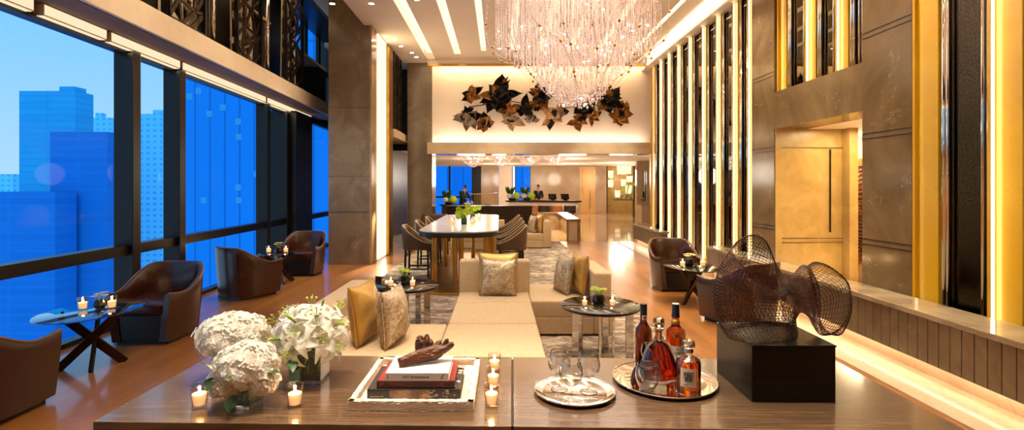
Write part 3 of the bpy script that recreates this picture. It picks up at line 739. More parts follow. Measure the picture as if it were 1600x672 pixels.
# ================================================================ SEATING
def tub(mb, path, ztop, zbot, th, flare, inner_bot):
    """bent shell: path = plan points of the outer crest, ztop(t) crest height"""
    n = len(path); rings = []
    for i, p in enumerate(path):
        t = i/(n-1); a = path[max(0,i-1)]; b = path[min(n-1,i+1)]
        d = Vector((b[0]-a[0], b[1]-a[1], 0)).normalized(); nrm = Vector((d.y,-d.x,0))
        if nrm.dot(Vector((p[0],p[1]-.0,0))) < 0: nrm = -nrm
        P = Vector((p[0],p[1],0)); z = ztop(t); k = (z-zbot)
        ring = []
        for fz, off in ((0,-flare),(.35,-flare*.55),(.8,-flare*.08)):
            ring.append(P+nrm*off+Vector((0,0,zbot+k*fz)))
        ring.append(P+nrm*0+Vector((0,0,z-.018)))
        ring.append(P-nrm*.012+Vector((0,0,z)))
        ring.append(P-nrm*(th-.012)+Vector((0,0,z)))
        ring.append(P-nrm*th+Vector((0,0,z-.018)))
        ring.append(P-nrm*(th*1.35)+Vector((0,0,inner_bot+(z-inner_bot)*.5)))
        ring.append(P-nrm*(th*1.5+flare*.3)+Vector((0,0,inner_bot)))
        ring.append(P-nrm*(th*1.5+flare)+Vector((0,0,zbot)))
        rings.append(ring)
    mb.grid(rings, closed_u=True)
    m = len(rings[0]); o = len(mb.v)-n*m
    mb.f.append(tuple(o+i for i in range(m))); mb.f.append(tuple(o+(n-1)*m+i for i in range(m-1,-1,-1)))
    return rings
half = [(-.30,-.36),(-.335,-.2),(-.36,0),(-.345,.2),(-.26,.34),(-.12,.395),(0,.405)]
upath = [(p.x,p.y) for p in crv([(x,y,0) for x,y in half]+[(-x,y,0) for x,y in half[-2::-1]], 41)]
def sm(a, b, x):
    x = max(0, min(1, (x-a)/(b-a))); return x*x*(3-2*x)
def arm_z(t):
    s = abs(t-.5)*2            # 1 at the arm fronts, 0 at the back
    return .745-.235*sm(.30,.80,s)+.02*sm(.85,1,s)
def tub_chair(label, loc, rz, group, mt='leather'):
    t = thing('tub_armchair', label, 'armchair', loc, rz, group)
    mb = MB(); rg = tub(mb, upath, arm_z, .04, .05, .045, .30)
    mb.build('shell', mt, t, True, angle=.9)
    MB().tube([r[4]*.5+r[3]*.5+Vector((0,0,.006)) for r in rg], .008, 6).build('piping', 'piping', t, True)
    MB().box(-.262,.262,-.345,.25,.30,.425).build('seat_cushion', mt, t, True, bevel=.035, segs=4)
    MB().box(-.262,.262,-.325,.22,.05,.30).build('seat_base', 'leather_dark', t, bevel=.01)
    MB().box(-.25,.25,-.28,.3,.0,.05).build('plinth', 'black_wood', t)
    return t
GL = 'leather tub armchairs by the windows'; GR = 'leather tub armchairs on the right'
c0 = tub_chair('brown leather tub armchair cut by the left frame edge, its back to the viewer', (-3.62,3.52,0), PI-.12, GL)
dup(c0, (-3.62,5.46,0), .06, 'brown leather tub armchair facing the viewer behind the near X-legged glass table')
dup(c0, (-3.68,7.5,0), PI-.55, 'dark leather tub armchair seen from behind beside the window, in the middle of the row')
dup(c0, (-3.58,9.4,0), .1, 'farthest leather tub armchair by the window, next to the big stone column')
dup(c0, (2.74,8.05,0), -.06, 'glossy brown leather tub armchair facing the viewer on the right side wood floor', GR)
dup(c0, (2.82,6.02,0), PI+.5, 'dark leather tub armchair turned away, partly hidden by the wire sculpture', GR)

# ---- X-legged tables
def x_table(label, loc, rz, group, a, b, top='glass_blue'):
    t = thing('side_table', label, 'side table', loc, rz, group)
    MB().lathe([(.98,.488),(1,.491),(1,.497),(.98,.5)], 48, sx=a, sy=b).build('tabletop', top, t, True, angle=.6)
    for k, ang in enumerate((.5, .5, 2.1)):
        dx, dy = math.cos(ang)*.235, math.sin(ang)*.235
        s = -1 if k == 1 else 1; o = .03*(k-1)
        MB().bar((-s*dx, -s*dy+o, .0), (s*dx, s*dy+o, .487), .07, .028, (math.sin(ang),-math.cos(ang),0)).build('leg', 'bronze_dark', t, bevel=.003)
    return t
GX = 'X-legged side tables'
x_table('oval glass side table with crossed bronze legs by the left window', (-3.62,4.56,0), 0, GX, .36, .47)
x_table('small glass side table between the two far armchairs by the window', (-3.66,8.5,0), .2, GX, .30, .36)
x_table('dark oval side table between the two right armchairs', (2.66,7.05,0), .1, GX, .36, .48, 'glass_dark')

# ---- sofas
def sofa(label, loc, near):
    t = thing('modular_sofa', label, 'sofa', loc, 0, 'modular sofas on the rug')
    def seat(x0,x1,y0,y1,z1=.39): MB().box(x0,x1,y0,y1,.20,z1).build('seat_cushion','sofa',t,True,bevel=.022,segs=4)
    def base(x0,x1,y0,y1): MB().box(x0,x1,y0,y1,.03,.20).build('base','sofa',t,bevel=.012)
    def back(x0,x1,y0,y1,z1): MB().box(x0,x1,y0,y1,.03,z1).build('backrest','sofa',t,True,bevel=.022,segs=4)
    if near:
        for y0,y1 in ((2.75,3.62),(3.625,4.515),(4.52,5.345),(5.35,5.87)): seat(-.455,.335,y0,y1)
        base(-.455,.335,2.75,5.87); back(-.46,.352,5.87,6.08,.745)
        seat(.34,1.0,5.42,6.36,.388); MB().box(.34,1.0,5.42,6.36,.03,.21).build('base','sofa',t,bevel=.012); back(1.0,1.19,5.42,6.36,.68)
        seat(-1.27,-.46,3.0,4.52,.388); base(-1.27,-.46,3.0,4.52); back(-1.46,-1.27,2.9,5.05,.68)
    else:
        seat(.26,1.12,13.06,14.0,.39); MB().box(.26,1.12,13.06,14.0,.03,.21).build('base','sofa',t,bevel=.012); back(1.12,1.33,13.06,14.0,.70)
        back(-.62,.14,13.3,13.5,.72); seat(-.62,.14,12.7,13.3); base(-.62,.14,12.7,13.3)
        seat(-1.2,-.64,12.9,13.8); base(-1.2,-.64,12.9,13.8)
    fb = MB()
    for (x,y) in (((-.3,3),(.2,5.7),(.9,5.6),(-1.3,3.3)) if near else ((.4,13.2),(1.2,13.8),(0,12.8),(-1.0,13.1))): fb.box(x-.04,x+.04,y-.04,y+.04,.012,.035)
    fb.build('foot','black_wood',t)
    return t
sofa('large beige modular daybed sofa behind the console table', (0,0,0), True)
sofa('smaller beige sofa group beyond the tall table', (0,0,0), False)
def pillow(label, loc, rot, mt, w=.44, h=.44, th=.15, seed=1, cat='cushion'):
    rnd = random.Random(seed); ph = [rnd.uniform(0,6) for _ in range(6)]; N = 18
    mb = MB(); P = []
    def pt(u, v, s):
        k = (max(0,1-abs(u)**2.4)*max(0,1-abs(v)**2.4))**.55
        x = w/2*u*(1-.10*(1-v*v)*abs(u)); z = h/2*v*(1-.10*(1-u*u)*abs(v))
        d = s*th/2*k*(1+.07*math.sin(5*u+ph[0]+2*v)+.05*math.sin(9*v+ph[1]-3*u)) + .006*math.sin(11*(u-v)+ph[2])*k
        return (x, d, z+h/2)
    g = [[pt(-1+2*j/N, -1+2*i/N, 1) for j in range(N+1)] for i in range(N+1)]
    b = [[pt(-1+2*j/N, -1+2*i/N, -1) for j in range(N, -1, -1)] for i in range(N+1)]
    rows = [g[i]+b[i] for i in range(N+1)]
    mb.grid(rows, closed_u=True)
    t = thing('throw_pillow', label, cat, loc, 0, 'satin and brocade throw pillows'); t.rotation_euler = rot
    mb.build('cover', mt, t, True)
    e = [pt(u,-1,0) for u in [-1+2*k/14 for k in range(14)]]+[pt(1,v,0) for v in [-1+2*k/14 for k in range(14)]]+[pt(u,1,0) for u in [1-2*k/14 for k in range(14)]]+[pt(-1,v,0) for v in [1-2*k/14 for k in range(14)]]
    MB().tube(e, .0045, 5, True).build('seam_piping', mt, t, True)
    return t
pillow('gold satin pillow leaning on the left arm of the near sofa', (-1.02,4.02,.388), (-.16,0,1.42), 'cush_gold', .46,.46,.19,3)
pillow('silver brocade pillow beside the gold one on the left sofa seat', (-.80,3.96,.388), (-.10,0,1.40), 'cush_silver', .43,.43,.20,4)
pillow('pale gold pillow behind the silver one on the middle backrest', (-.01,5.80,.388), (-.16,0,0), 'cush_gold2', .46,.46,.13,5)
pillow('silver brocade pillow facing the viewer at the head of the daybed', (-.015,5.64,.388), (-.16,.03,0), 'cush_silver', .41,.41,.15,6)
pillow('silver brocade pillow on the right sofa seat, left of a gold one', (.70,5.86,.386), (.20,0,1.84), 'cush_silver', .44,.43,.15,7)
pillow('gold satin pillow leaning on the right backrest of the near sofa', (.88,5.82,.386), (.12,0,1.80), 'cush_gold', .45,.45,.16,8)
pillow('silver pillow on the far sofa by its right arm', (.82,13.35,.39), (.2,0,1.84), 'cush_silver', .46,.46,.16,9)
pillow('gold pillow on the far sofa against its right arm', (1.02,13.3,.39), (.14,0,1.75), 'cush_gold', .5,.5,.17,10)
t = thing('banquette','tan banquette back behind the bar stools','bench',(-1.70,13.48,.012)); MB().box(-.34,.34,-.1,.1,0,.85).build('backrest','stool_leather',t,bevel=.03); MB().box(-.34,.34,-.6,-.1,.0,.42).build('seat','stool_leather',t,bevel=.03)

# ---- round smoked-glass side tables
def round_table(label, loc, r):
    t = thing('side_table', label, 'side table', loc, 0, 'round smoked glass side tables')
    MB().lathe([(r-.012,.478),(r,.484),(r,.494),(r-.01,.5)], 56).build('tabletop','glass_dark',t,True,angle=.6)
    MB().lathe([(r-.02,.466),(r-.008,.47),(r-.008,.478),(r-.04,.478)], 40).build('rim','bronze_dark',t,True)
    for ang, w_ in ((3.5,.06),(5.93,.07),(4.5,.02),(4.95,.022),(1.2,.06),(2.2,.05)):
        x, y = math.cos(ang)*r*.72, math.sin(ang)*r*.72
        MB().box(x-w_/2,x+w_/2,y-.015,y+.015,.0,.468).build('leg','chrome',t,bevel=.003)
    return t
round_table('round smoked glass table with chrome legs right of the daybed', (.934,4.73,.012), .365)
round_table('round dark table behind the left sofa pillows', (-1.03,5.68,.012), .36)
round_table('small dark table beside the far sofa pillows', (.62,14.35,.012), .3)

# ---- tall oval table and stools
t = thing('bar_table','long tall oval table with white marble top and bronze legs','table',(-.63,9.95,0))
def stad(hx, hy, n=14):
    pts = []; r = hx*.72
    for cx, cy, a0 in ((hx-r,hy-r,0),(-hx+r,hy-r,PI/2),(-hx+r,-hy+r,PI),(hx-r,-hy+r,1.5*PI)):
        for k in range(n+1): a = a0+PI/2*k/n; pts.append((cx+r*math.cos(a), cy+r*math.sin(a)))
    return pts
MB().prism(stad(.62,2.38), .905, .925).build('marble_top','table_white',t,bevel=.004)
MB().prism(stad(.615,2.37), .83, .905).build('apron','black_wood',t,bevel=.02)
MB().prism(stad(.60,2.52), .012, .05).build('foot_plate','bronze',t,bevel=.006)
for x,y,r in ((-.42,-1.65,.045),(-.42,0,.045),(.0,-1.5,.045),(-.1,-1.5,.045),(.42,-1.62,.05),(.42,.2,.045),(-.42,1.6,.045),(.42,1.6,.045),(0.05,1.4,.045),(.52,-1.55,.035)):
    MB().cyl((x,y,0),r,.05,.84,16).build('leg','bronze',t,True,angle=.6)
shalf = [(-.225,-.27),(-.25,-.15),(-.265,0),(-.255,.14),(-.20,.23),(-.10,.265),(0,.27)]
spath = [(p.x,p.y) for p in crv([(x,y,0) for x,y in shalf]+[(-x,y,0) for x,y in shalf[-2::-1]], 33)]
def stool_z(t):
    s = abs(t-.5)*2; return .905-.30*sm(.24,.95,s)
def stool(label, loc, rz, group):
    t = thing('bar_stool', label, 'bar stool', loc, rz, group)
    mb = MB(); rg = tub(mb, spath, stool_z, .50, .035, .02, .56); mb.build('shell','stool_leather',t,True,angle=.9)
    MB().tube([r[4]+Vector((0,0,.004)) for r in rg], .008, 6).build('piping','stool_piping',t,True)
    MB().box(-.205,.205,-.26,.19,.49,.59).build('seat','stool_leather',t,True,bevel=.025,segs=3)
    for sx_ in (-1,1):
        for sy_ in (-1,1): MB().bar((sx_*.19,sy_*.19-.01,.50),(sx_*.205,sy_*.20-.01,0),.035,.035).build('leg','black_wood',t,bevel=.003)
    for a_,b_ in (((-.2,-.2,.17),(.2,-.2,.17)),((-.2,.18,.40),(.2,.18,.40)),((-.2,-.2,.17),(-.2,.18,.17)),((.2,-.2,.17),(.2,.18,.17))): MB().bar(a_,b_,.02,.025).build('footrest','black_wood',t)
    return t
GS = 'olive leather stools around the tall table'
s0 = stool('olive leather bar stool on the left side of the tall table, nearest', (-1.42,8.95,.012), PI/2, GS)
dup(s0, (-1.40,10.2,.012), PI/2, 'olive leather bar stool on the left of the tall table, second')
dup(s0, (-1.38,11.45,.012), PI/2, 'olive leather bar stool on the left of the tall table, farthest')
for i,y in enumerate((8.9,9.9,10.9,12.0)):
    dup(s0, (.22,y,.012), -PI/2, 'olive bar stool right of the tall table, '+['nearest and fully seen','second in the row','third in the row','last in the row'][i])

# ---- long dark bar counter, stone bench and reception
t = thing('bar_counter','long dark walnut bar counter beyond the tall table','counter',(-.3,15.6,0))
MB().box(-1.3,1.3,0,.5,.06,.95).build('body','bar_wood',t); MB().box(-1.35,1.32,-.04,.56,.95,1.0).build('top','bar_wood',t,bevel=.006); MB().box(-1.25,1.25,.05,.45,0,.06).build('plinth','black_wood',t)
t = thing('corner_bench','bronze coloured stone bench bent around a lit corner beside the marble floor','bench',(0,0,0))
MB().prism([(1.99,15.05),(2.40,15.05),(2.55,19.2),(.3,19.2),(.3,18.6),(2.1,18.6)], .57, .63).build('top_slab','bench_bronze',t,bevel=.006)
MB().box(2.30,2.39,15.07,15.14,0,.57).box(1.99,2.04,15.07,15.14,0.0,.57).build('end_frame','bench_bronze',t)
MB().box(2.04,2.30,15.1,15.13,0,.57).build('end_panel','white_lacquer',t)  # pale finish stands in for light falling on this panel
MB().box(.3,2.4,18.9,19.1,0,.57).box(2.25,2.4,15.2,19.1,0,.57).build('back_panel','bench_bronze',t)
MB().box(2.22,2.25,15.2,18.8,.5,.54).build('light_strip','strip',t)
lamp('AREA','under_lamp',(2.1,17,.5),26,(1,.74,.46),.15,3.4,(0,.4,0),t)
t = thing('reception_desk','curved white reception desk with dark top, far right of the hall','desk',(2.05,24.3,0))
arc = [(-1.75+3.5*k/20, .35*math.sin(k/20*PI*1.6)) for k in range(21)]
MB().prism([(x,y-.38) for x,y in arc]+[(x,y+.32) for x,y in arc[::-1]], .86, .93).build('top','black_wood',t,bevel=.01)
MB().prism([(x*.92,y-.25) for x,y in arc]+[(x*.92,y+.22) for x,y in arc[::-1]], .62, .86).build('apron','white_lacquer',t)
for x in (-1.5,0,1.45): MB().lathe([(.22,0),(.14,.3),(.18,.62)],16,(x,.05,0)).build('leg','white_lacquer',t,True)
for i,(x,mt) in enumerate(((1.45,'chair_orange'),(2.0,'chair_dark'),(2.55,'chair_orange'),(3.15,'chair_dark'))):
    t = thing('desk_chair', ['tan chair at the left end of the reception desk','dark chair second along the reception desk','tan chair third along the reception desk','dark chair at the right end of the reception desk'][i],'chair',(x,22.8,0),PI,'chairs in front of the reception desk')
    MB().prism([(.27*math.cos(PI*k/10),.27*math.sin(PI*k/10)) for k in range(11)]+[(.23*math.cos(PI*k/10),.23*math.sin(PI*k/10)) for k in range(10,-1,-1)],.44,.74).build('backrest',mt,t,bevel=.01)
    MB().lathe([(.24,.40),(.26,.43),(.24,.47)],20).build('seat',mt,t,True)
    for a in (.8,2.3,3.9,5.5): MB().bar((.17*math.cos(a),.17*math.sin(a),.4),(.22*math.cos(a),.22*math.sin(a),0),.03,.03).build('leg','black_wood',t)
for i,x in enumerate((2.55,3.15)):
    t = thing('desk_screen',['black screen on the reception desk, left one','black screen on the reception desk, right one'][i],'screen',(x,24.3,.93),.3,'screens on the reception desk')
    MB().box(-.2,.2,-.015,.015,.05,.32,Matrix.Rotation(-.35,4,'X')).build('panel','pedestal',t); MB().box(-.08,.08,-.07,.07,0,.08).build('foot','pedestal',t)
t = thing('service_desk','low dark service desk where the left attendant reads','desk',(-1.6,23.4,0))
MB().box(-1.1,1.2,-.3,.3,.72,.77).build('top','black_wood',t,bevel=.005); MB().box(-1.0,1.1,-.25,.25,0,.72).build('body','bar_wood',t)
tag(MB().box(-.16,.16,-.1,.1,0,.03,Matrix.Rotation(.1,4,'Y')).box(-.12,.14,-.09,.08,.03,.05).build('open_papers','paper',None,loc=(-1.45,23.35,.788)),'white papers under the hands of the left attendant','papers')
# bar ledge with bronze slats beside the dark wall
t = thing('slat_rail','pale slatted bronze rail standing in the far hall left of the white pier','rail',(-.75,26,0))
sb = MB()
for k in range(16): sb.box(-.5+k*.075,-.485+k*.075,-.02,.02,0,1.2)
sb.build('slat','gold_door',t); MB().tube([(-.9,0,1.21),(-.5,-.02,1.2),(0,.02,1.23),(.3,0,1.21),(.7,0,1.26)],.025,8).build('handrail','beige_stone',t,True)
# ================================================================ PEOPLE
def skin_obj(name, nodes, edges, mt, parent, sub=2):
    me = bpy.data.meshes.new(name); me.from_pydata([n[0] for n in nodes], edges, []); me.materials.append(M[mt])
    o = bpy.data.objects.new(name, me); COL.objects.link(o); o.parent = parent
    o.modifiers.new('skin','SKIN')
    for i, n in enumerate(nodes):
        r = n[1]; me.skin_vertices[0].data[i].radius = r if isinstance(r, tuple) else (r, r)
    me.skin_vertices[0].data[0].use_root = True
    u = o.modifiers.new('sub','SUBSURF'); u.levels = sub; u.render_levels = sub
    o.modifiers['skin'].use_smooth_shade = True
    return o
def person(label, loc, rz, pose):
    """attendant in a dark suit, facing -y. pose: lean of the trunk and joints of the arms"""
    t = thing('person', label, 'person', loc, rz)
    L = pose.get('lean', 0.0); tilt = pose.get('nod', 0.0)
    def ln(x, y, z):           # bend the trunk forward about the hip
        h = z-.92
        return Vector((x, y-h*math.sin(L), .92+h*math.cos(L))) if h > 0 else Vector((x,y,z))
    pel = ln(0,0,.92); nk = ln(0,-.01,1.42); hd = ln(0,-.03-tilt*.06,1.545-tilt*.02)
    # continuous body: trunk, neck, head, arms with hands and fingers, legs
    nodes = [(pel,(.12,.10))]; edges = []
    def chain(start, pts):
        p = start
        for q in pts: nodes.append(q); edges.append((p,len(nodes)-1)); p = len(nodes)-1
        return p
    chest = chain(0,[(ln(0,0,1.08),(.115,.09)),(ln(0,.01,1.26),(.135,.10))])
    neck = chain(chest,[(ln(0,.01,1.37),(.08,.06)),(nk,(.05,.05)),(ln(0,-.02,1.475),(.062,.065))])
    chain(neck,[(hd,(.074,.088)),(hd+Vector((0,.005,.065)),(.064,.078))])
    for s, sh, el, wr in ((-1,)+pose['left'],(1,)+pose['right']):
        sh = ln(*sh); a = chain(chest,[(sh,.055),(Vector(el),.042),(Vector(wr),.03)])
        d = (Vector(wr)-Vector(el)).normalized(); side = d.cross(Vector((0,0,1))).normalized(); wv = Vector(wr)
        palm = chain(a,[(wv+d*.06,(.036,.02))])
        for f, ln_ in ((-.03,.065),(-.01,.08),(.01,.085),(.03,.07)):
            b = wv+d*.085+side*f; chain(palm,[(b,.010),(b+d*ln_*.5+Vector((0,0,-.008)),.009),(b+d*ln_*.85+Vector((0,0,-.03)),.007)])
        chain(palm,[(wv+d*.045+side*(-.045*s),.011),(wv+d*.085+side*(-.062*s)+Vector((0,0,-.012)),.009)])
    for s in (-1,1):
        chain(0,[(Vector((s*.09,0,.84)),.085),(Vector((s*.10,-.01,.48)),.058),(Vector((s*.10,.01,.10)),.042),(Vector((s*.105,-.06,.035)),.038),(Vector((s*.11,-.17,.03)),.03)])
    skin_obj('body', nodes, edges, 'skin', t)
    # clothes
    n2 = [(pel,(.15,.12))]; e2 = []
    def ch2(start, pts):
        p = start
        for q in pts: n2.append(q); e2.append((p,len(n2)-1)); p = len(n2)-1
        return p
    c = ch2(0,[(ln(0,0,1.08),(.145,.115)),(ln(0,.01,1.26),(.165,.125)),(ln(0,.015,1.37),(.11,.08))])
    for s, sh, el, wr in ((-1,)+pose['left'],(1,)+pose['right']):
        ch2(2,[(ln(*sh)+Vector((s*.01,0,0)),.075),(Vector(el),.057),(Vector(wr),.045)])
    for s in (-1,1): ch2(0,[(Vector((s*.09,0,.84)),.105),(Vector((s*.10,-.01,.48)),.078),(Vector((s*.10,.01,.07)),.066)])
    skin_obj('suit', n2, e2, 'suit', t)
    R = Matrix.Rotation(L,4,'X')
    q = lambda x,y,z: ln(x,y,z)
    MB().add([q(-.045,-.118,1.40),q(.045,-.118,1.40),q(.012,-.14,1.16),q(-.012,-.14,1.16),q(-.045,-.06,1.41),q(.045,-.06,1.41)],[(0,1,2,3),(4,5,1,0)]).build('shirt','shirt',t,solid=.012)
    MB().add([q(-.014,-.136,1.39),q(.014,-.136,1.39),q(.018,-.156,1.2),q(0,-.158,1.16),q(-.018,-.156,1.2)],[(0,1,2,3,4)]).build('tie','suit',t,solid=.01)
    fm = Matrix.Translation(hd) @ Matrix.Rotation(L+tilt,4,'X')
    MB().sphere((0,.022,.068),.088,16,10,.92,1.04,.82,fm).build('hair','hair',t,True)
    hb = MB().sphere((0,-.086,.0),.014,8,6,.9,1.2,1.3,fm)
    for s in (-1,1): hb.sphere((s*.078,.0,.01),.02,8,6,.5,1,1.5,fm)
    hb.build('nose_and_ears','skin',t,True)
    eb = MB()
    for s in (-1,1): eb.sphere((s*.028,-.078,.022),.009,8,6,1.3,.6,.8,fm).box(s*.028-.016,s*.028+.016,-.084,-.074,.04,.045,fm)
    eb.build('eyes','hair',t,True)
    MB().sphere((0,-.074,-.038),.018,10,6,1.2,.6,.35,fm).build('mouth','chair_orange',t,True)
    return t
person('standing attendant in black suit and white shirt behind the reception desk', (1.93,25.3,0), 0,
       dict(left=((-.17,.01,1.33),(-.22,-.02,1.07),(-.12,-.24,.99)), right=((.17,.01,1.33),(.22,-.02,1.07),(.12,-.24,.99))))
person('attendant in dark suit bending over papers in front of the blue windows', (-1.72,23.95,0), .75,
       dict(lean=.22, nod=.5, left=((-.17,.01,1.33),(-.22,-.28,1.08),(-.13,-.52,.90)), right=((.17,.01,1.33),(.22,-.28,1.08),(.13,-.52,.90))))

# ================================================================ CHANDELIER
ch = thing('crystal_chandelier', 'huge bowl shaped chandelier of hanging crystal strands with tiny bulbs', 'chandelier', (1.05,7,0))
MB().lathe([(.7,4.80),(.7,4.875),(.6,4.88)],48).build('ceiling_plate','chrome',ch,True,angle=.6)
def bowl(r):
    pts = [(0,2.70),(.22,2.72),(.35,2.81),(.61,3.11),(.85,3.36),(1.05,3.46),(1.2,3.75)]
    for (a,za),(b,zb) in zip(pts,pts[1:]):
        if r <= b: return za+(zb-za)*(r-a)/(b-a)
    return 3.8
N = 820; strands = []
for k in range(N):
    r = 1.12*math.sqrt((k+.5)/N); a = k*2.39996
    strands.append((r*math.cos(a)+random.uniform(-.02,.02), r*math.sin(a)+random.uniform(-.02,.02), r))
strands.sort(key=lambda s: s[1])
stuff = MB()
for i,(x,y,r) in enumerate(strands):
    z0 = bowl(r)+random.uniform(0,.12)+(.5 if random.random()<.12 else 0); z = z0; q = MB() if i < 100 else stuff
    while z < 4.8:
        big = z < z0+.06
        q.octa((x,y,z),   .0115 if big else .0060, .015 if big else .0100); z += .025
    if i < 100: q.build('crystal_strand','crystal',ch)
so = stuff.build('crystal_strand_mass','crystal',ch); so['kind'] = 'stuff'
# bottom ring of larger crystals
bt = MB()
for k in range(150):
    a = random.uniform(0,2*PI); r = .40*math.sqrt(random.random()); bt.octa((r*math.cos(a),r*math.sin(a),bowl(r)+random.uniform(-.03,.10)),random.uniform(.012,.022),random.uniform(.015,.03))
bt.build('crystal_cluster','crystal',ch)['kind'] = 'stuff'
# swags with amber beads
for k in range(18):
    a = k*2*PI/18+.2; r0 = random.uniform(.95,1.22); r1 = random.uniform(.3,.8); da = random.uniform(-.7,.7)
    pts = crv([(r0*math.cos(a),r0*math.sin(a),4.6),(r0*1.03*math.cos(a),r0*1.03*math.sin(a),random.uniform(3.5,3.9)),(.8*r0*math.cos(a+da*.5),.8*r0*math.sin(a+da*.5),bowl(.8*r0)-.03),(r1*math.cos(a+da),r1*math.sin(a+da),bowl(r1)-.03)],48)
    sw_ = MB().tube(pts,.004,4)
    for p in pts[::1]: sw_.octa(p,.012,.012)
    so = sw_.build('bead_swag','crystal',ch)
    for p in pts[3::9]: MB().octa(p+Vector((0,-.01,0)),.022,.026).build('amber_bead','crystal_gold',so)
for k in range(34):
    a = k*2.4; r = 1.12*math.sqrt((k+.5)/34)*random.uniform(.8,1.05)
    MB().sphere((r*math.cos(a),r*math.sin(a)-.05,bowl(r)+random.uniform(-.02,.6)*(r>.3)),.014,8,6).build('bulb','bulb',ch,True)
lamp('POINT','bulb_lamp',(0,0,4.45),100,(1,.86,.70),.6,parent=ch)  # extra lamp added high inside to brighten the ceiling
for (x,y,z) in ((.5,.3,3.7),(-.5,.3,3.7),(0,-.5,3.5),(0,.1,3.1)):
    lamp('POINT','bulb_lamp',(x,y,z),14,(1,.88,.76),.75,parent=ch)

# low chandeliers of the hall
for i,(x,y,R,dp) in enumerate(((-1.02,20.2,.53,.42),(.08,20.2,.52,.40),(1.17,20.2,.52,.36),(2.2,20.2,.48,.30))):
    t = thing('low_chandelier','low swagged crystal chandelier under the far hall ceiling, '+['left end','second from left','third from left','right end'][i],'chandelier',(x,y,HZ),0,'low crystal chandeliers of the far hall')
    MB().cyl((0,0,0),R*.4,-.03,0,20).build('ceiling_plate','chrome',t)
    b_ = MB()
    for k in range(420):
        a = random.uniform(0,2*PI); r = R*math.sqrt(random.random()); zz = -dp*(1-(r/R)**2)
        b_.octa((r*math.cos(a),r*math.sin(a),zz*random.random()**.35),.014,.018)
    b_.build('crystal_beads','crystal',t)['kind'] = 'stuff'
    for s in range(8):
        a0 = s*PI/4; q = MB()
        for k in range(26):
            u = -1+2*k/25; q.octa((R*u*math.cos(a0),R*u*math.sin(a0),-dp*(1-u*u)),.018,.018)
        q.build('bead_swag','crystal',t)['kind'] = 'stuff'
    for s in range(6): MB().sphere((random.uniform(-.4,.4)*R,-.3*R,-dp*random.uniform(.1,.6)),.02,8,6).build('bulb','bulb',t,True)
    lamp('POINT','bulb_lamp',(0,-.1,-.25),10,(1,.84,.64),.3,parent=t)

# ================================================================ ART WALL LEAVES
art = thing('leaf_wall_sculpture','wide wall sculpture of black, gold and striped metal leaves above the hall opening','wall art',(1.1,13.6,3.7))
def leaf_fan(L, W, mt, mtx, rnd, parent):
    n, m = 12, 11; rows = []
    for i in range(n+1):
        u = i/n; wd = W*(math.sin(PI*min(1,u**.85*.97+.03))**.8)
        row = []
        for j in range(m+1):
            v = -1+2*j/m
            jag = 1+.14*(abs(((j+i)%2)-.5)*2-.5)*(abs(v)>.8)
            row.append(mtx @ Vector((v*wd*jag, -.10*L*math.sin(u*2.6)-.06*(v*v)*W+.022*((j%2)-.5)*L/.4, u*L*(1-.10*v*v))))
        rows.append(row)
    return MB().grid(rows).build('leaf', mt, parent, False, solid=.006)
clus = [(779,150,25,'art_black',11),(732,186,19,'art_stripe',6),(728,180,14,'art_black',3),(738,148,17,'art_gold',4),(758,191,16,'art_gold',5),(801,188,17,'art_pale',4),
        (797,172,17,'art_gold',4),(822,172,19,'art_black',3),(831,186,11,'art_stripe',3),(846,150,20,'art_black',6),(838,165,14,'art_gold',3),(863,180,17,'art_stripe_gold',4),(878,176,12,'art_stripe',2),
        (911,170,19,'art_black',6),(904,187,14,'art_gold',4),(926,181,13,'art_gold',4),(948,154,22,'art_black',8),(933,150,14,'art_gold',3),(969,182,17,'art_gold',5),(974,168,13,'art_gold',3)]
rnd = random.Random(5); specs = []
for (px,py,rad,mt,n) in clus:
    X = (px-780)/800*13.45-1.1; Z = 1.6-(py-291)/800*13.45-3.7; R = rad/800*13.45*1.12
    for lay, (m_, f_) in enumerate(((int(n*1.2)+2, 1.12), (int(n*.9)+1, .72))):
        for k in range(m_):
            ang = 2*PI*(k+lay*.5)/m_+rnd.uniform(-.35,.35); sc_ = rnd.uniform(.7,1.15)*f_
            mt2 = mt if rnd.random() > .12 else ('art_gold' if mt == 'art_black' else 'art_black')
            mtx = Matrix.Translation((X+rnd.uniform(-.06,.06),-.06-lay*.09-rnd.uniform(0,.08),Z+rnd.uniform(-.06,.06))) @ Matrix.Rotation(ang,4,'Y') @ Matrix.Rotation(rnd.uniform(.1,.45)+lay*.35,4,'X') @ Matrix.Rotation(rnd.uniform(-.6,.6),4,'Z')
            specs.append((R*sc_, R*.34*rnd.uniform(.7,1.2), mt2, mtx))
specs.sort(key=lambda q: -q[0]*q[1])
for q in specs[:100]: leaf_fan(*q, rnd, art)
rest = {}
for q in specs[100:]: rest.setdefault(q[2], []).append(q)
small = MB()
ms = []
for q in specs[100:]:
    o = leaf_fan(*q, rnd, None); me = o.data; k0 = len(small.v)
    small.v += [tuple(v.co) for v in me.vertices]; small.f += [tuple(i+k0 for i in p.vertices) for p in me.polygons]; ms += [q[2]]*len(me.polygons)
    bpy.data.objects.remove(o)
so = small.build('small_leaf', None, art, False, solid=.006); so['kind'] = 'stuff'
names = sorted(set(ms))
for n_ in names: so.data.materials.append(M[n_])
so.data.polygons.foreach_set('material_index', [names.index(m_) for m_ in ms])
MB().tube([(-1.9,-.05,0),(-.8,-.05,.15),(.4,-.05,-.05),(1.4,-.05,.05),(2.0,-.05,0)],.012,8).build('backing_rod','bronze_dark',art,True)
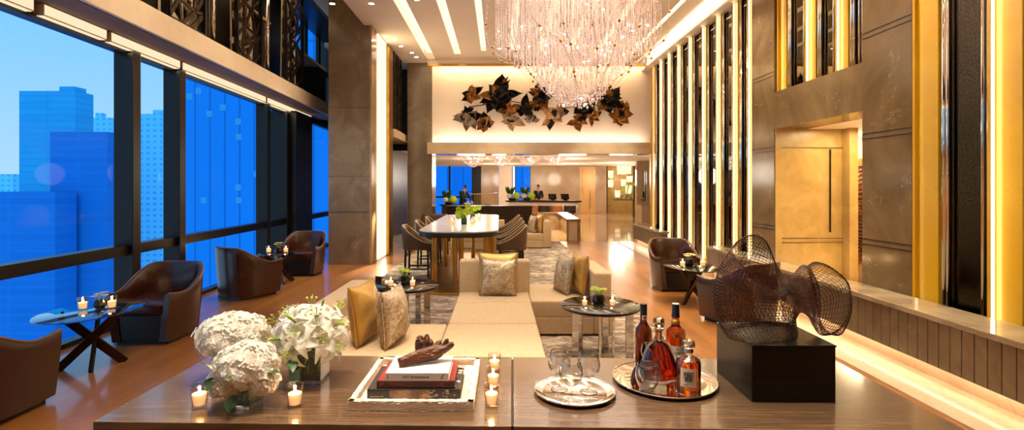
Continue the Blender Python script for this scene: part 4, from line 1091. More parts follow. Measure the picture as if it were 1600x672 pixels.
# ================================================================ CONSOLE TABLE
TZ = .80
t = thing('console_table','long dark walnut console table with drawers along the bottom of the photo','console table',(.083,2.05,0),-.025)
gx = -.03
for a,b in ((-1.455,gx-.004),(gx+.004,1.455)):
    MB().box(a,b,-.347,.347,TZ-.03,TZ).build('top_panel','console',t,bevel=.002)
    MB().box(a+.02,b-.02,-.33,.33,.08,TZ-.032).build('carcass','console',t)
    MB().box(a+.05,b-.05,-.30,.30,0,.08).build('plinth','black_wood',t)
    n = 3; w_ = (b-a)/n
    for k in range(n):
        x0 = a+k*w_; x1 = x0+w_
        d = MB().box(x0+.003,x1-.003,-.358,-.332,.10,TZ-.034).build('drawer','console',t,bevel=.002)
        MB().box((x0+x1)/2-.06,(x0+x1)/2+.06,-.3595,-.34,TZ-.075,TZ-.0335).build('finger_slot','black_metal',d)
        d.parent = t
MB().box(gx-.004,gx+.004,-.33,.33,.1,TZ-.006).build('joint','black_metal',t)

# ---- floral vases
def leaf_shape(mb, base, d, up, L, W, bend=.2):
    d = Vector(d).normalized(); up = Vector(up); s = d.cross(up)
    if s.length < 1e-3: s = d.orthogonal()
    s.normalize(); n = s.cross(d).normalized(); rows = []
    for i in range(7):
        u = i/6; w_ = W*math.sin(PI*min(.999,u*.96+.03))**.8
        c = Vector(base)+d*(L*u)-n*(bend*L*u*u)
        rows.append([c-s*w_+n*w_*.25, c, c+s*w_+n*w_*.25])
    mb.grid(rows); return mb
def glass_box(t, w_, d_, h, fill, rz=0):
    R = Matrix.Rotation(rz,4,'Z'); th = .006; hw, hd = w_/2, d_/2
    MB().box(-hw,hw,-hd,-hd+th,.014,h,R).box(-hw,hw,hd-th,hd,.014,h,R).box(-hw,-hw+th,-hd+th,hd-th,.014,h,R).box(hw-th,hw,-hd+th,hd-th,.014,h,R).build('glass_vessel','clear',t)
    MB().box(-hw+.001,hw-.001,-hd+.001,hd-.001,.0005,.0135,R).build('thick_base','crystal_glass',t)
    MB().box(-hw+th+.001,hw-th-.001,-hd+th+.001,hd-th-.001,.0145,fill,R).build('water','water',t)
def hydrangea(t, c, rx, ry, rz, n, rnd, name='bloom'):
    n = int(n*1.7)
    mb = MB(); mb.sphere(c, 1, 20, 12, rx*.88, ry*.88, rz*.88, None)
    for k in range(n):
        zc = 1-2*(k+.5)/n*.88; a = k*2.39996; rr = math.sqrt(1-zc*zc)
        nrm = Vector((rr*math.cos(a),rr*math.sin(a),zc))
        lump = 1+.05*math.sin(7*a+5*zc)*rr+.04*math.sin(9*zc+3*a)
        p = Vector(c)+Vector((nrm.x*rx,nrm.y*ry,nrm.z*rz))*rnd.uniform(.93,1.03)*lump
        nrm = (nrm+Vector((rnd.uniform(-.55,.55),rnd.uniform(-.55,.55),rnd.uniform(-.3,.6)))).normalized()
        u = nrm.orthogonal().normalized(); v = nrm.cross(u); tw = rnd.uniform(0,PI); s = rnd.uniform(.010,.0145)
        for q in range(4):
            aa = tw+q*PI/2; e = u*math.cos(aa)+v*math.sin(aa); f = nrm.cross(e); o = p+nrm*.002
            mb.add([o, o+e*s*.5+f*s*.55+nrm*s*.22, o+e*s*1.05+f*s*.38+nrm*s*.12, o+e*s*1.2+nrm*s*.04, o+e*s*1.05-f*s*.38+nrm*s*.12, o+e*s*.5-f*s*.55+nrm*s*.22],[(0,1,2,3),(0,3,4,5)])
    return mb.build(name,'petal',t,True)
rnd = random.Random(11)
def stems(t, c, zt, n, spread):
    s = MB()
    for k in range(n):
        a = 2*PI*k/n; s.tube([(spread*.7*math.cos(a+2.4),spread*.7*math.sin(a+2.4),.02),(0,0,zt*.6),(spread*math.cos(a)*1.2,spread*math.sin(a)*1.2,zt)],.0035,6)
    s.build('stems','stem',t,True)
FV = 'white flower arrangements on the console'
t = thing('flower_vase','tall glass vase with a broad dome of white hydrangea, behind the other hydrangea vase','flower vase',(-1.095,2.12,TZ),0,FV)
glass_box(t,.125,.125,.15,.09); stems(t,0,.17,7,.05)
hydrangea(t,(-.005,0,.185),.135,.125,.085,420,rnd)
lf = MB(); leaf_shape(lf,(.11,-.07,.15),(.7,-.4,.55),(0,0,1),.06,.016); leaf_shape(lf,(.10,-.08,.14),(.2,-.8,.5),(0,0,1),.05,.014); lf.build('leaf','leaf_bright',t,True)
t = thing('flower_vase','short glass cube vase with white hydrangea and dark leaves, in front of the tall one','flower vase',(-.93,1.875,TZ),0,FV)
glass_box(t,.088,.088,.095,.05,-.12); stems(t,0,.11,6,.03)
hydrangea(t,(.005,.0,.145),.105,.10,.078,330,rnd); hydrangea(t,(-.055,-.035,.095),.055,.05,.05,110,rnd); hydrangea(t,(.075,-.02,.10),.05,.05,.05,100,rnd)
for (b_,d_,L_) in (((-.085,-.065,.15),(-.35,-.5,.75),.065),((-.085,-.07,.125),(.1,-.7,-.35),.05),((-.005,-.105,.13),(.3,-.6,.35),.04),((.0,-.085,.07),(.1,-.7,-.5),.06),((.10,-.04,.13),(.85,-.3,.3),.05)):
    lf = MB(); leaf_shape(lf,b_,d_,(0,0,1),L_,L_*.34); lf.build('leaf','leaf' if L_ > .045 else 'leaf_bright',t,True)
t = thing('flower_vase','glass cube vase of white lilies beside the wooden tray','flower vase',(-.785,2.12,TZ),0,FV)
glass_box(t,.128,.115,.135,.10,.03); stems(t,0,.16,9,.05)
def lily(t, c, nrm, S, rnd):
    nrm = Vector(nrm).normalized(); u = nrm.orthogonal().normalized(); v = nrm.cross(u); c = Vector(c); tw = rnd.uniform(0,1)
    mb = MB()
    for q in range(6):
        a = tw+q*PI/3; e = u*math.cos(a)+v*math.sin(a); f = nrm.cross(e); wd = (.235 if q % 2 else .16)*S; rows = []
        for i in range(10):
            k = i/9
            pos = c+e*(S*(.06+.30*k+.72*k**2.0))+nrm*(S*(-.45+1.15*k-.95*k**3.2))
            w_ = wd*math.sin(PI*min(.985,.10+.87*k))**.8
            rows.append([pos-f*w_+nrm*w_*.30*(1-k*.6), pos-f*w_*.5+nrm*.03*w_, pos-nrm*w_*.10, pos+f*w_*.5+nrm*.03*w_, pos+f*w_+nrm*w_*.30*(1-k*.6)])
        mb.grid(rows)
    o = mb.build('lily','petal_pure',t,True)
    st = MB(); an = MB()
    for q in range(6):
        a = tw+q*PI/3+.4; e = u*math.cos(a)+v*math.sin(a)
        p = [c-nrm*S*.3, c+nrm*S*.25+e*S*.10, c+nrm*S*.5+e*S*.24]; st.tube(p,.0009,5); an.sphere(p[-1],.004,6,4,1.6,.8,.8)
    st.tube([c-nrm*S*.3,c+nrm*S*.3,c+nrm*S*.66+u*S*.05],.0014,5)
    st.build('stamen','lime',o,True); an.build('anther','anther',o,True)
    return o
for (x,y,z,n_,S) in ((-.01,-.105,.215,(-.1,-.9,.5),.085),(.085,-.10,.20,(.35,-.85,.35),.082),(-.09,-.085,.19,(-.6,-.75,.2),.08),(.05,-.06,.265,(.15,-.55,.8),.08),(-.06,-.05,.27,(-.4,-.5,.8),.08),
                     (.125,-.03,.235,(.85,-.35,.4),.078),(-.125,.0,.235,(-.85,-.2,.4),.075),(0,.02,.29,(0,.05,1),.08),(.09,.05,.265,(.5,.4,.8),.078),(-.08,.07,.25,(-.5,.6,.6),.075),(.13,-.075,.165,(.75,-.6,-.05),.07),(-.03,-.12,.155,(-.25,-.9,-.1),.07)):
    lily(t,(x,y,z),n_,S*1.1,rnd)
hydrangea(t,(0,0,.20),.10,.085,.075,90,rnd,'filler_bloom')
bd = MB()
for (a_,b_) in (((-.02,-.08,.25),(-.055,-.12,.30)),((.12,-.05,.24),(.17,-.09,.255)),((.05,0,.30),(.065,-.01,.335)),((-.06,-.1,.20),(-.13,-.13,.195))):
    bd.tube([a_,((a_[0]+b_[0])/2,(a_[1]+b_[1])/2,(a_[2]+b_[2])/2+.004),b_],.005,6,False,[.5,1.2,.3])
bd.build('bud','leaf_bright',t,True)
for (b_,d_,L_) in (((-.03,-.11,.12),(.2,-.4,-.1),.07),((-.03,0,.12),(-.3,-.1,-.8),.09),((-.08,-.09,.26),(-.4,-.4,.5),.05),((.06,-.09,.28),(.4,-.5,.4),.045),((.0,-.02,.12),(.6,-.2,-.6),.08)):
    lf = MB(); leaf_shape(lf,b_,d_,(0,0,1) if d_[2] > -.5 else (0,1,.2),L_,L_*.3); lf.build('leaf','leaf',t,True)

# ---- votive candles
def votive(label, loc, group, s=1.0, small=False):
    t = thing('votive_candle', label, 'candle', loc, 0, group)
    n = 14 if small else 28
    MB().lathe([(.0215*s,0),(.0225*s,.004*s),(.0275*s,.074*s),(.0285*s,.076*s),(.0268*s,.074*s),(.0212*s,.010*s),(.001,.009*s)],n,cap=False).build('glass_cup','votive_glass',t,True)
    MB().lathe([(.0200*s,.0105*s),(.0235*s,.044*s),(.022*s,.046*s),(.008*s,.0435*s),(.001,.0435*s)],n).build('wax','wax',t,True,angle=.8)
    MB().tube([(0,0,.043*s),(.0005,0,.050*s)],.0008*s,6).build('wick','ink',t)
    MB().lathe([(.0004,.046*s),(.0035*s,.050*s),(.0042*s,.055*s),(.0022*s,.064*s),(.0003,.071*s)],10).build('flame','flame',t,True)
    if not small: lamp('POINT','flame_lamp',(0,0,.062*s),.55,(1,.62,.28),.006,parent=t)
    return t
GV = 'votive candles on the console'
votive('votive candle at the left end of the console, in front of the hydrangeas', (-1.086,1.855,TZ), GV, 1.08)
votive('votive candle in front of the lily vase', (-.742,1.86,TZ), GV, 1.06)
votive('nearest of three votive candles in a row right of the wooden tray', (-.028,1.865,TZ), GV, 1.02)
votive('middle of three votive candles in a row right of the wooden tray', (-.024,2.045,TZ), GV, 1.0)
votive('farthest of three votive candles in a row right of the wooden tray', (-.02,2.215,TZ), GV, 1.0)

# ---- wooden tray, books, driftwood
t = thing('wooden_tray','whitewashed rough wooden tray under a stack of books','tray',(-.313,2.05,TZ),-.012)
hw, hd = .224, .232
def rough_side(p0, p1, nrm, seed):
    """carved rim board: wavy chiselled ridges on its outer face"""
    rr = random.Random(seed); ph = [rr.uniform(0,6) for _ in range(6)]; p0 = Vector(p0); p1 = Vector(p1); nrm = Vector(nrm); N = 110; Mz = 16; H = .0355; rows = []
    for j in range(Mz+1):
        z = H*j/Mz; row = []
        for i in range(N+1):
            x = (p1-p0).length*i/N
            w_ = z/H*5.2+.42*math.sin(x*31+ph[0])+.30*math.sin(x*57+ph[1]+z*80)+.22*math.sin(x*113+ph[2])
            d = .0042*abs(math.sin(PI*w_))-.0038+.0009*math.sin(x*190+ph[3]+3*j)
            row.append(p0+(p1-p0)*(i/N)+nrm*d+Vector((0,0,z)))
        rows.append(row)
    mb = MB().grid(rows); inn = -nrm*.02
    top = rows[-1]; mb.grid([top, [q+inn+Vector((0,0,0)) for q in top]])
    mb.grid([[q+inn for q in top], [q+inn-Vector((0,0,H)) for q in top]]); mb.grid([[q+inn for q in rows[0]], rows[0]])
    return mb
for k,(a_,b_,n_) in enumerate((((-hw,-hd,.0005),(hw,-hd,.0005),(0,-1,0)),((hw,-hd,.0005),(hw,hd,.0005),(1,0,0)),((hw,hd,.0005),(-hw,hd,.0005),(0,1,0)),((-hw,hd,.0005),(-hw,-hd,.0005),(-1,0,0)))):
    rough_side(a_,b_,n_,k+2).build('rim_board','tray_wood',t,False)
for sx_ in (-1,1):
    for sy_ in (-1,1): MB().cbox((sx_*(hw-.0125),sy_*(hd-.0125),.0178),(.021,.021,.0352)).build('corner_block','tray_wood',t)
MB().box(-hw+.012,hw-.012,-hd+.012,hd-.012,.002,.010).build('bottom','tray_wood',t)
def book(label, c, w_, d_, h, z, cover, rz=0):
    t = thing('book', label, 'book', (c[0],c[1],z), rz, 'stacked books on the wooden tray')
    th = .003
    MB().box(-w_/2,w_/2,-d_/2,d_/2,0,th).box(-w_/2,w_/2,-d_/2,d_/2,h-th,h).box(-w_/2,w_/2,-d_/2,-d_/2+th,th,h-th).build('cover',cover,t,bevel=.0008,segs=1)
    MB().box(-w_/2+.005,w_/2-.005,-d_/2+th,d_/2-.005,th,h-th).build('pages','paper',t)
    return t
zb = TZ+.0105
b1 = book('large dark photo book at the bottom of the stack', (-.317,2.018), .345, .245, .038, zb, 'book_dark')
h = .038; f = -.1226
MB().box(-.09,.06,f-.0003,f,.004,.034).build('spine_photo','photo_grad',b1)
pb = MB(); rr = random.Random(4)
for k in range(26): x = rr.uniform(.03,.13); zz = rr.uniform(.006,.032); pb.box(x,x+rr.uniform(.003,.012),f-.0006,f-.0001,zz,zz+rr.uniform(.001,.004))
pb.build('spine_print','label',b1)
text_mesh('BUILDING ART',.0075,'spine_text','label',b1,(-.135,f-.0006,.010))
text_mesh('✶',.012,'spine_mark','label',b1,(.152,f-.0006,.016))
pb = MB()
for k in range(22): y = rr.uniform(-.1,.11); pb.box(.135+rr.uniform(0,.02),.15+rr.uniform(0,.02),y,y+rr.uniform(.003,.014),h,h+.0004)
pb.build('cover_print','label',b1)
z2 = zb+.0385
b2 = book('black and red patterned book in the middle of the stack', (-.311,2.012), .29, .215, .026, z2, 'book_black'); f = -.1076; h = .026
rd = MB().box(-.136,.136,f-.0005,f,.0205,.022).box(-.136,.136,f-.0005,f,.0045,.006).box(-.136,-.1345,f-.0005,f,.0045,.022).box(.1345,.136,f-.0005,f,.0045,.022).box(-.018,-.0165,f-.0005,f,.0045,.022).box(.095,.098,f-.0005,f,.0045,.022).box(.102,.104,f-.0005,f,.0045,.022)
rd.box(-.131,-.128,f-.0005,f,.008,.019).box(-.128,-.120,f-.0005,f,.0125,.0145).box(-.122,-.119,f-.0005,f,.013,.019)
for k in range(4):
    for j in range(15): rd.box(.113+k*.008,.1195+k*.008,-.10+j*.0135,-.0905+j*.0135,h,h+.0005).box(-.1415+k*.006,-.137+k*.006,-.10+j*.0135,-.0905+j*.0135,h,h+.0005)
rd.build('red_pattern','book_red',b2)
text_mesh('STYLE  FAMILIES',.0085,'spine_text','book_red',b2,(-.068,f-.0006,.0132))
z3 = z2+.0265
b3 = book('white book with ART Architecture on its spine, top of the stack', (-.306,2.0), .236, .195, .030, z3, 'book_white'); f = -.0976
text_mesh('ART Architecture',.0135,'spine_text','ink',b3,(-.004,f-.0004,.0148))
text_mesh('ARTS',.006,'spine_note','ink',b3,(-.107,f-.0004,.015),(PI/2,-PI/2,0))
MB().tube([(.087,f-.0004,.006),(.098,f-.0004,.020),(.103,f-.0004,.024),(.096,f-.0004,.022),(.09,f-.0004,.012),(.099,f-.0004,.007)],.0008,5).build('spine_mark','ink',b3)
zt = z3+.0305
t = thing('driftwood','gnarled brown driftwood piece lying on the top book','driftwood',(-.285,2.02,zt))
dm = []
def log(pts, rad, n=14, seed=1):
    rr = random.Random(seed); P = crv(pts,22); R = [v.x for v in crv([(r,0,0) for r in rad],22)]; vs = MB(); rows = []
    prev = None
    for k,p in enumerate(P):
        d = (P[min(k+1,21)]-P[max(k-1,0)]).normalized()
        u = Vector((0,0,1)).cross(d); u = u.normalized() if u.length > .1 else Vector((1,0,0)); v = d.cross(u)
        rows.append([p+(u*math.cos(2*PI*i/n)+v*math.sin(2*PI*i/n))*R[k]*(1+.16*math.sin(3*2*PI*i/n+k*.15+seed)+.09*math.sin(7*2*PI*i/n+k*.3)+rr.uniform(-.03,.03)) for i in range(n)])
    vs.grid(rows, closed_u=True); vs.f.append(tuple(range(n-1,-1,-1))); vs.f.append(tuple(21*n+i for i in range(n)))
    return vs
mb = log([(-.100,-.055,.019),(-.06,-.035,.025),(-.01,-.008,.032),(.04,.012,.036),(.062,.02,.036)],[.016,.020,.025,.026,.012],18,1)
for a in (log([(-.022,.004,.03),(-.026,.008,.065),(-.027,.010,.088),(-.022,.008,.101)],[.022,.021,.016,.004],14,2), log([(-.006,.008,.035),(-.004,.012,.075),(-.002,.014,.106)],[.024,.018,.005],14,3),
          log([(.008,.008,.035),(.012,.014,.07),(.010,.016,.086)],[.022,.014,.005],12,7), log([(.01,.005,.036),(.055,.012,.046),(.088,.02,.060),(.103,.022,.068)],[.026,.020,.014,.007],14,4),
          log([(.03,.018,.04),(.044,.026,.066),(.05,.028,.076)],[.017,.012,.005],10,5), log([(.062,.018,.05),(.076,.022,.078),(.078,.022,.084)],[.012,.009,.004],10,8)):
    mb.add(a.v,a.f)
mb.build('wood','drift',t,True)

# ---- silver trays, glasses, bottles
def silver_tray(label, c, r):
    t = thing('silver_tray', label, 'tray', (c[0],c[1],TZ), 0, 'round silver trays')
    MB().lathe([(.001,.004),(r*.72,.004),(r*.75,.007),(r*.80,.0075),(r*.955,.0135),(r*.985,.0150),(r,.0135),(r*.99,.0115),(r*.80,.003),(r*.76,.0),(.001,.0)],72,cap=False).build('dish','silver',t,True)
    MB().tube([(r*.985*math.cos(2*PI*k/90),r*.985*math.sin(2*PI*k/90),.0148) for k in range(90)],.0022,6,True).build('beaded_rim','chrome',t,True)
    return t
silver_tray('smaller round silver tray holding three wine glasses', (.292,1.985), .158)
silver_tray('larger round silver tray holding the liquor bottles', (.676,2.10), .208)
def wine_glass(label, loc, rz=0):
    t = thing('wine_glass', label, 'glass', loc, rz, 'wine glasses on the smaller silver tray')
    MB().lathe([(.001,.0),(.033,.0),(.034,.0012),(.030,.003),(.012,.006),(.005,.012),(.0042,.03),(.005,.048),(.010,.056),(.028,.066),(.041,.085),(.0445,.103),(.042,.122),(.036,.142),(.0335,.151),
              (.0325,.151),(.0350,.142),(.0410,.122),(.0435,.103),(.040,.086),(.027,.0675),(.009,.0575),(.001,.056)],40,cap=False).build('glass','fine_glass',t,True)
    return t
zt = TZ+.0045
wine_glass('stemmed wine glass at the left of the silver tray', (.236,2.01,zt))
wine_glass('stemmed wine glass at the right of the silver tray', (.347,1.985,zt))
wine_glass('stemmed wine glass at the front of the silver tray', (.266,1.895,zt))
t = thing('tumbler','clear short nosing tumbler in front of the cognac decanter','glass',(.578,1.998,zt))
MB().lathe([(.001,0),(.026,0),(.029,.003),(.030,.008),(.040,.030),(.0455,.052),(.043,.080),(.037,.104),(.0362,.104),(.042,.080),(.0445,.052),(.039,.031),(.028,.012),(.001,.010)],44,cap=False).build('glass','fine_glass',t,True)
def bottle(label, loc, prof, body, rz=0):
    t = thing('liquor_bottle', label, 'bottle', loc, rz, 'liquor bottles on the larger silver tray')
    MB().lathe(prof,40).build('body',body,t,True,angle=1.0); return t
def wrap(r, a0, a1, z0, z1, n=14, zc=None):
    return MB().grid([[( r*math.sin(a0+(a1-a0)*k/n), -r*math.cos(a0+(a1-a0)*k/n), z) for k in range(n+1)] for z in ([z0+(z1-z0)*j/6 for j in range(7)])])
# tall dark bottle at the back left
t = bottle('tall dark brown liquor bottle with oval cream label, back left on the tray', (.633,2.245,zt), [(.034,0),(.036,.004),(.0365,.15),(.033,.172),(.020,.19),(.0145,.205),(.0138,.24)], 'brown_glass')
MB().lathe([(.0144,.215),(.0150,.216),(.0150,.277),(.0145,.280)],28).build('cap','cap_black',t,True,angle=.6)
MB().add([(.0*0+.021*math.cos(2*PI*k/28)*1.0, -.0372+ .0062*(math.cos(2*PI*k/28)**2), .088+.038*math.sin(2*PI*k/28)) for k in range(28)],[tuple(range(28))]).build('oval_label','label',t)
wrap(.0153,-.7,.7,.212,.232).build('neck_seal','label',t); wrap(.0156,-.45,.45,.216,.228).build('seal_mark','book_red',t)
# decanter of cognac
prof = [(.056,0),(.064,.004),(.076,.018),(.081,.035),(.080,.052),(.073,.072),(.064,.095),(.057,.118),(.048,.140),(.033,.158),(.018,.172),(.0145,.182),(.014,.205),(.0165,.212)]
t = bottle('bell shaped decanter of red cognac with faceted crystal stopper', (.650,2.085,zt), prof, 'fine_glass')
t.children[0].scale = (1,.55,1)
MB().lathe([(.054,.010),(.070,.020),(.0765,.036),(.0755,.052),(.069,.072),(.060,.094),(.053,.117),(.043,.138),(.030,.154),(.013,.168)],36,sy=.52).build('cognac','cognac',t,True,angle=1)
MB().lathe([(.0135,.166),(.0148,.182),(.0142,.206)],24).build('neck','crystal_glass',t,True,angle=.8)
MB().lathe([(.012,.206),(.019,.213),(.0195,.218)],20).build('collar','gold_foil',t,True)
MB().lathe([(.010,.214),(.020,.222),(.024,.236),(.023,.252),(.019,.258)],8).build('stopper','crystal_glass',t)
rib = MB()
for s in (-1,1): rib.tube([(s*r*1.01,0,z) for r,z in prof[1:12]],.0045,8)
rib.build('scalloped_edge','crystal_glass',t,True)
# back right bottle
t = bottle('amber liquor bottle with navy cap and cream label, back right on the tray', (.760,2.205,zt), [(.038,0),(.040,.004),(.041,.14),(.0415,.160),(.036,.178),(.022,.192),(.0155,.203),(.0175,.212),(.0145,.222),(.014,.25)], 'whisky_dark')
MB().lathe([(.0150,.232),(.0175,.233),(.0155,.262),(.0150,.288)],28).build('cap','cap_navy',t,True,angle=.6); MB().cyl((0,0,0),.0146,.288,.2905,24).build('cap_top','label',t)
MB().lathe([(.0180,.205),(.0185,.212),(.0152,.224)],24).build('neck_foil','gold_foil',t,True)
wrap(.0418,-.95,.95,.045,.118).build('front_label','label',t)
text_mesh('THE',.008,'label_text','ink',t,(-.008,-.0428,.105)); text_mesh('GLENLIVET',.0125,'label_text','ink',t,(.0,-.0432,.090)); 
MB().tube([(-.022,-.0432,.078),(.022,-.0432,.078)],.0006,5).build('label_rule','gold_foil',t)
MB().lathe([(.001,0),(.010,0),(.010,.002),(.001,.002)],20,m=Matrix.Translation((-.016,-.0365,.160)) @ Matrix.Rotation(PI/2-.15,4,'X')).build('medallion','gold_foil',t)
MB().lathe([(.001,0),(.0095,0),(.0095,.002),(.001,.002)],20,m=Matrix.Translation((.014,-.0385,.163)) @ Matrix.Rotation(PI/2-.15,4,'X')).build('medallion','silver',t)
# faceted amber bottle front right
t = bottle('squat faceted amber whisky bottle with glass stopper and kanji label, front right', (.727,1.968,zt), [(.001,0),(.040,0),(.0445,.004),(.0455,.010),(.0455,.115),(.044,.128),(.036,.137),(.018,.142),(.0155,.150),(.0155,.165)], 'fine_glass')
MB().lathe([(.040,.006),(.0442,.010),(.0442,.114),(.042,.127),(.034,.1345)],28).build('whisky','whisky',t,True,angle=.5)
MB().lathe([(.017,.158),(.019,.160),(.0165,.176),(.0135,.177)],24).build('collar','chrome',t,True,angle=.6)
MB().lathe([(.019,.174),(.0245,.178),(.0255,.192),(.0225,.202),(.018,.204)],12).build('stopper','crystal_glass',t)
wrap(.0462,-1.0,.30,.038,.108,16).build('front_label','label',t)
k_ = text_mesh('響',.040,'label_kanji','ink',t,(-.0165,-.0455,.076),(PI/2,0,-.36))
text_mesh('HIBIKI',.006,'label_text','ink',t,(-.026,-.0408,.046),(PI/2,0,-.5))

# ---- wire sculpture on black plinth block
t = thing('plinth_block','black lacquered rectangular block under the wire sculpture','plinth',(1.09,2.052,TZ),-.012)
MB().box(-.152,.155,-.159,.159,0,.205).build('block','pedestal',t,bevel=.002)
MB().box(-.155,.158,-.162,.162,.205,.212).build('top_plate','pedestal',t,bevel=.002)
SC = .545/680
def S(u, v, d):
    Y = 2.052+d; return ((1110+u/3.2-780)/800*Y-1.09, d, 1.6-(350+v/3.2-291)/800*Y-(TZ+.2125)) if 1.6-(350+v/3.2-291)/800*Y-(TZ+.2125) > .001 else ((1110+u/3.2-780)/800*Y-1.09, d, .001)
scu = thing('wire_sculpture','open bronze wire mesh sculpture of two curling shells on the black block','sculpture',(1.09,2.052,TZ+.2125))
def loft(rings, n, rows, closed=True):
    R = [crv([S(*p) for p in r], n, closed) for r in rings]; out = []
    K = len(R)
    for k in range(rows):
        out.append([None]*len(R[0]))
    for j in range(len(R[0])):
        c = crv([R[i][j] for i in range(K)], rows)
        for k in range(rows): out[k][j] = c[k]
    return out
def wires(name, rows, r, closed_u=True, step=1):
    mb = MB()
    for row in rows: mb.tube(row, r, 5, closed_u)
    C = len(rows[0])
    for j in range(0, C, step): mb.tube([row[j] for row in rows], r, 5)
    return mb.build(name,'wire',scu,True)
# left shell: bag shaped, from the foot up to a tilted mouth
left = [
 [(95,612,-.08),(180,612,-.13),(300,612,-.13),(400,612,-.10),(440,608,0),(400,600,.10),(300,596,.13),(180,596,.12),(95,600,.06),(82,606,-.02)],
 [(52,500,-.05),(130,520,-.12),(270,530,-.13),(390,520,-.10),(430,500,.0),(400,480,.09),(300,470,.13),(180,460,.14),(75,470,.08),(45,490,.01)],
 [(24,370,-.04),(90,390,-.13),(210,410,-.15),(340,420,-.11),(420,400,-.02),(400,360,.08),(330,340,.13),(200,330,.15),(70,330,.10),(22,345,.02)],
 [(48,225,-.03),(85,250,-.13),(180,320,-.16),(300,355,-.10),(405,352,-.02),(385,300,.07),(340,240,.12),(230,190,.14),(110,180,.10),(56,200,.02)],
 [(108,125,-.02),(128,165,-.09),(195,250,-.13),(290,322,-.07),(345,332,.0),(336,270,.05),(315,170,.09),(275,85,.11),(215,56,.09),(148,78,.03)],
]
wires('left_shell', loft(left,62,36), .0011)
MB().tube(crv([S(*p) for p in left[-1]],60,True),.0026,8,True).build('left_rim','wire',scu,True)
# neck and right shell: a fan swept from the neck round a tilted mouth
right = [
 [(360,350,.02),(350,372,-.05),(360,430,-.08),(372,520,-.06),(400,540,0),(415,480,.06),(412,400,.07),(385,352,.06)],
 [(400,345,.0),(410,362,-.06),(425,400,-.08),(440,440,-.06),(450,440,0),(446,410,.06),(436,370,.08),(415,340,.06)],
 [(385,318,.0),(440,350,-.11),(500,400,-.14),(510,470,-.10),(490,465,.0),(475,420,.07),(450,340,.10),(400,300,.08)],
 [(420,262,.0),(500,270,-.12),(610,350,-.17),(590,500,-.14),(520,520,-.02),(505,430,.08),(480,310,.12),(430,245,.09)],
 [(470,216,.01),(560,215,-.10),(690,310,-.12),(665,500,-.13),(560,575,-.04),(530,470,.06),(515,320,.12),(480,212,.09)],
 [(500,205,.03),(580,205,-.03),(680,290,-.05),(706,420,-.07),(660,545,-.06),(595,612,-.02),(550,560,.05),(545,330,.13)],
]
wires('right_shell', loft(right,52,36), .0011)
MB().tube(crv([S(*p) for p in right[-1]],60,True),.0024,8,True).build('right_rim','wire',scu,True)

# ================================================================ TABLE DECOR
def cube_vase(label, loc, glass, group, flower='yellow', s=1.0, n=5):
    t = thing('posy_vase', label, 'flower vase', loc, 0, group)
    MB().lathe([(.032*s,0),(.05*s,.03*s),(.038*s,.07*s),(.034*s,.07*s),(.03*s,.01*s)],6).build('vessel',glass,t)
    rr = random.Random(int(loc[0]*100)+n); st = MB()
    for k in range(n):
        a = 2*PI*k/n; p = Vector((.035*math.cos(a)*s,.035*math.sin(a)*s,(.105+rr.uniform(-.01,.03))*s)); st.tube([(0,0,.03*s),(p.x*.5,p.y*.5,.07*s),p],.003*s,5)
        fb = MB()
        for q in range(6):
            e = Vector((math.cos(q*PI/3+a),math.sin(q*PI/3+a),.45)); leaf_shape(fb,p,e,(0,0,1),.034*s,.012*s,.3)
        fb.build('blossom',flower if k % 3 else ('petal' if flower == 'yellow' else flower),t,True)
    st.build('stems','stem',t,True); return t
GP = 'posy vases on the low tables'
cube_vase('small dark vase with yellow flower on the left glass table', (-3.60,4.62,.5), 'glass_dark', GP,'yellow',1.1)
cube_vase('tiny vase with yellow flower on the far window table', (-3.66,8.5,.5), 'glass_dark', GP,'yellow',1.2)
cube_vase('black faceted vase with yellow green leaves on the right oval table', (2.62,7.05,.5), 'pedestal', GP,'yellow',1.4)
cube_vase('black faceted vase with bright green succulents on the round table right of the daybed', (.925,4.76,.5), 'pedestal', GP,'lime',1.25,7)
cube_vase('vase with lime flowers on the dark table behind the left pillows', (-1.06,5.72,.5), 'pedestal', GP,'lime',1.35,6)
cube_vase('tiny vase with lime flowers beside the far sofa pillows', (.62,14.35,.512), 'pedestal', GP,'lime',1.5,5)
tag(MB().sphere((0,0,.035),.03,14,10,1,1,1.2).build('blue_glass','blue_glass',None,True,loc=(-1.09,5.60,.5)),'small cobalt blue glass ball in front of the lime flowers','ornament')
GC = 'votive candles on the low tables'
for x,y,z,lab,s in ((-3.70,4.55,.5,'left votive candle on the left glass table',1.5),(-3.48,4.60,.5,'right votive candle on the left glass table',1.5),
    (-3.79,8.42,.5,'left votive candle on the far window table',1.6),(-3.52,8.45,.5,'right votive candle on the far window table',1.6),
    (2.50,6.98,.5,'left votive candle on the right oval table',1.5),(2.79,7.02,.5,'right votive candle on the right oval table',1.5),
    (.785,4.70,.5,'left votive candle on the round table right of the daybed',1.1),(1.04,4.70,.5,'right votive candle on the round table right of the daybed',1.1),
    (-1.19,5.62,.5,'left votive candle on the dark table behind the pillows',1.3),(-.95,5.62,.5,'right votive candle on the dark table behind the pillows',1.3)):
    v = votive(lab,(x,y,z),GC,s,True)
    lamp('POINT','flame_lamp',(0,0,.075*s),1.0,(1,.62,.28),.01,parent=v)
tag(MB().lathe([(.05,0),(.055,.005),(.055,.10),(.05,.10)],4,m=Matrix.Rotation(.5,4,'Z')).build('mirror_box','chrome',None,loc=(-1.33,5.72,.5)),'small silver mirrored box behind the left pillows','box')
GB = 'votive candles along the tall table'
bt_ = [(-.82,9.0),(-.88,9.4),(-.48,9.0),(-.46,9.5),(-.40,10.0),(-.70,10.6),(-.42,10.7)]
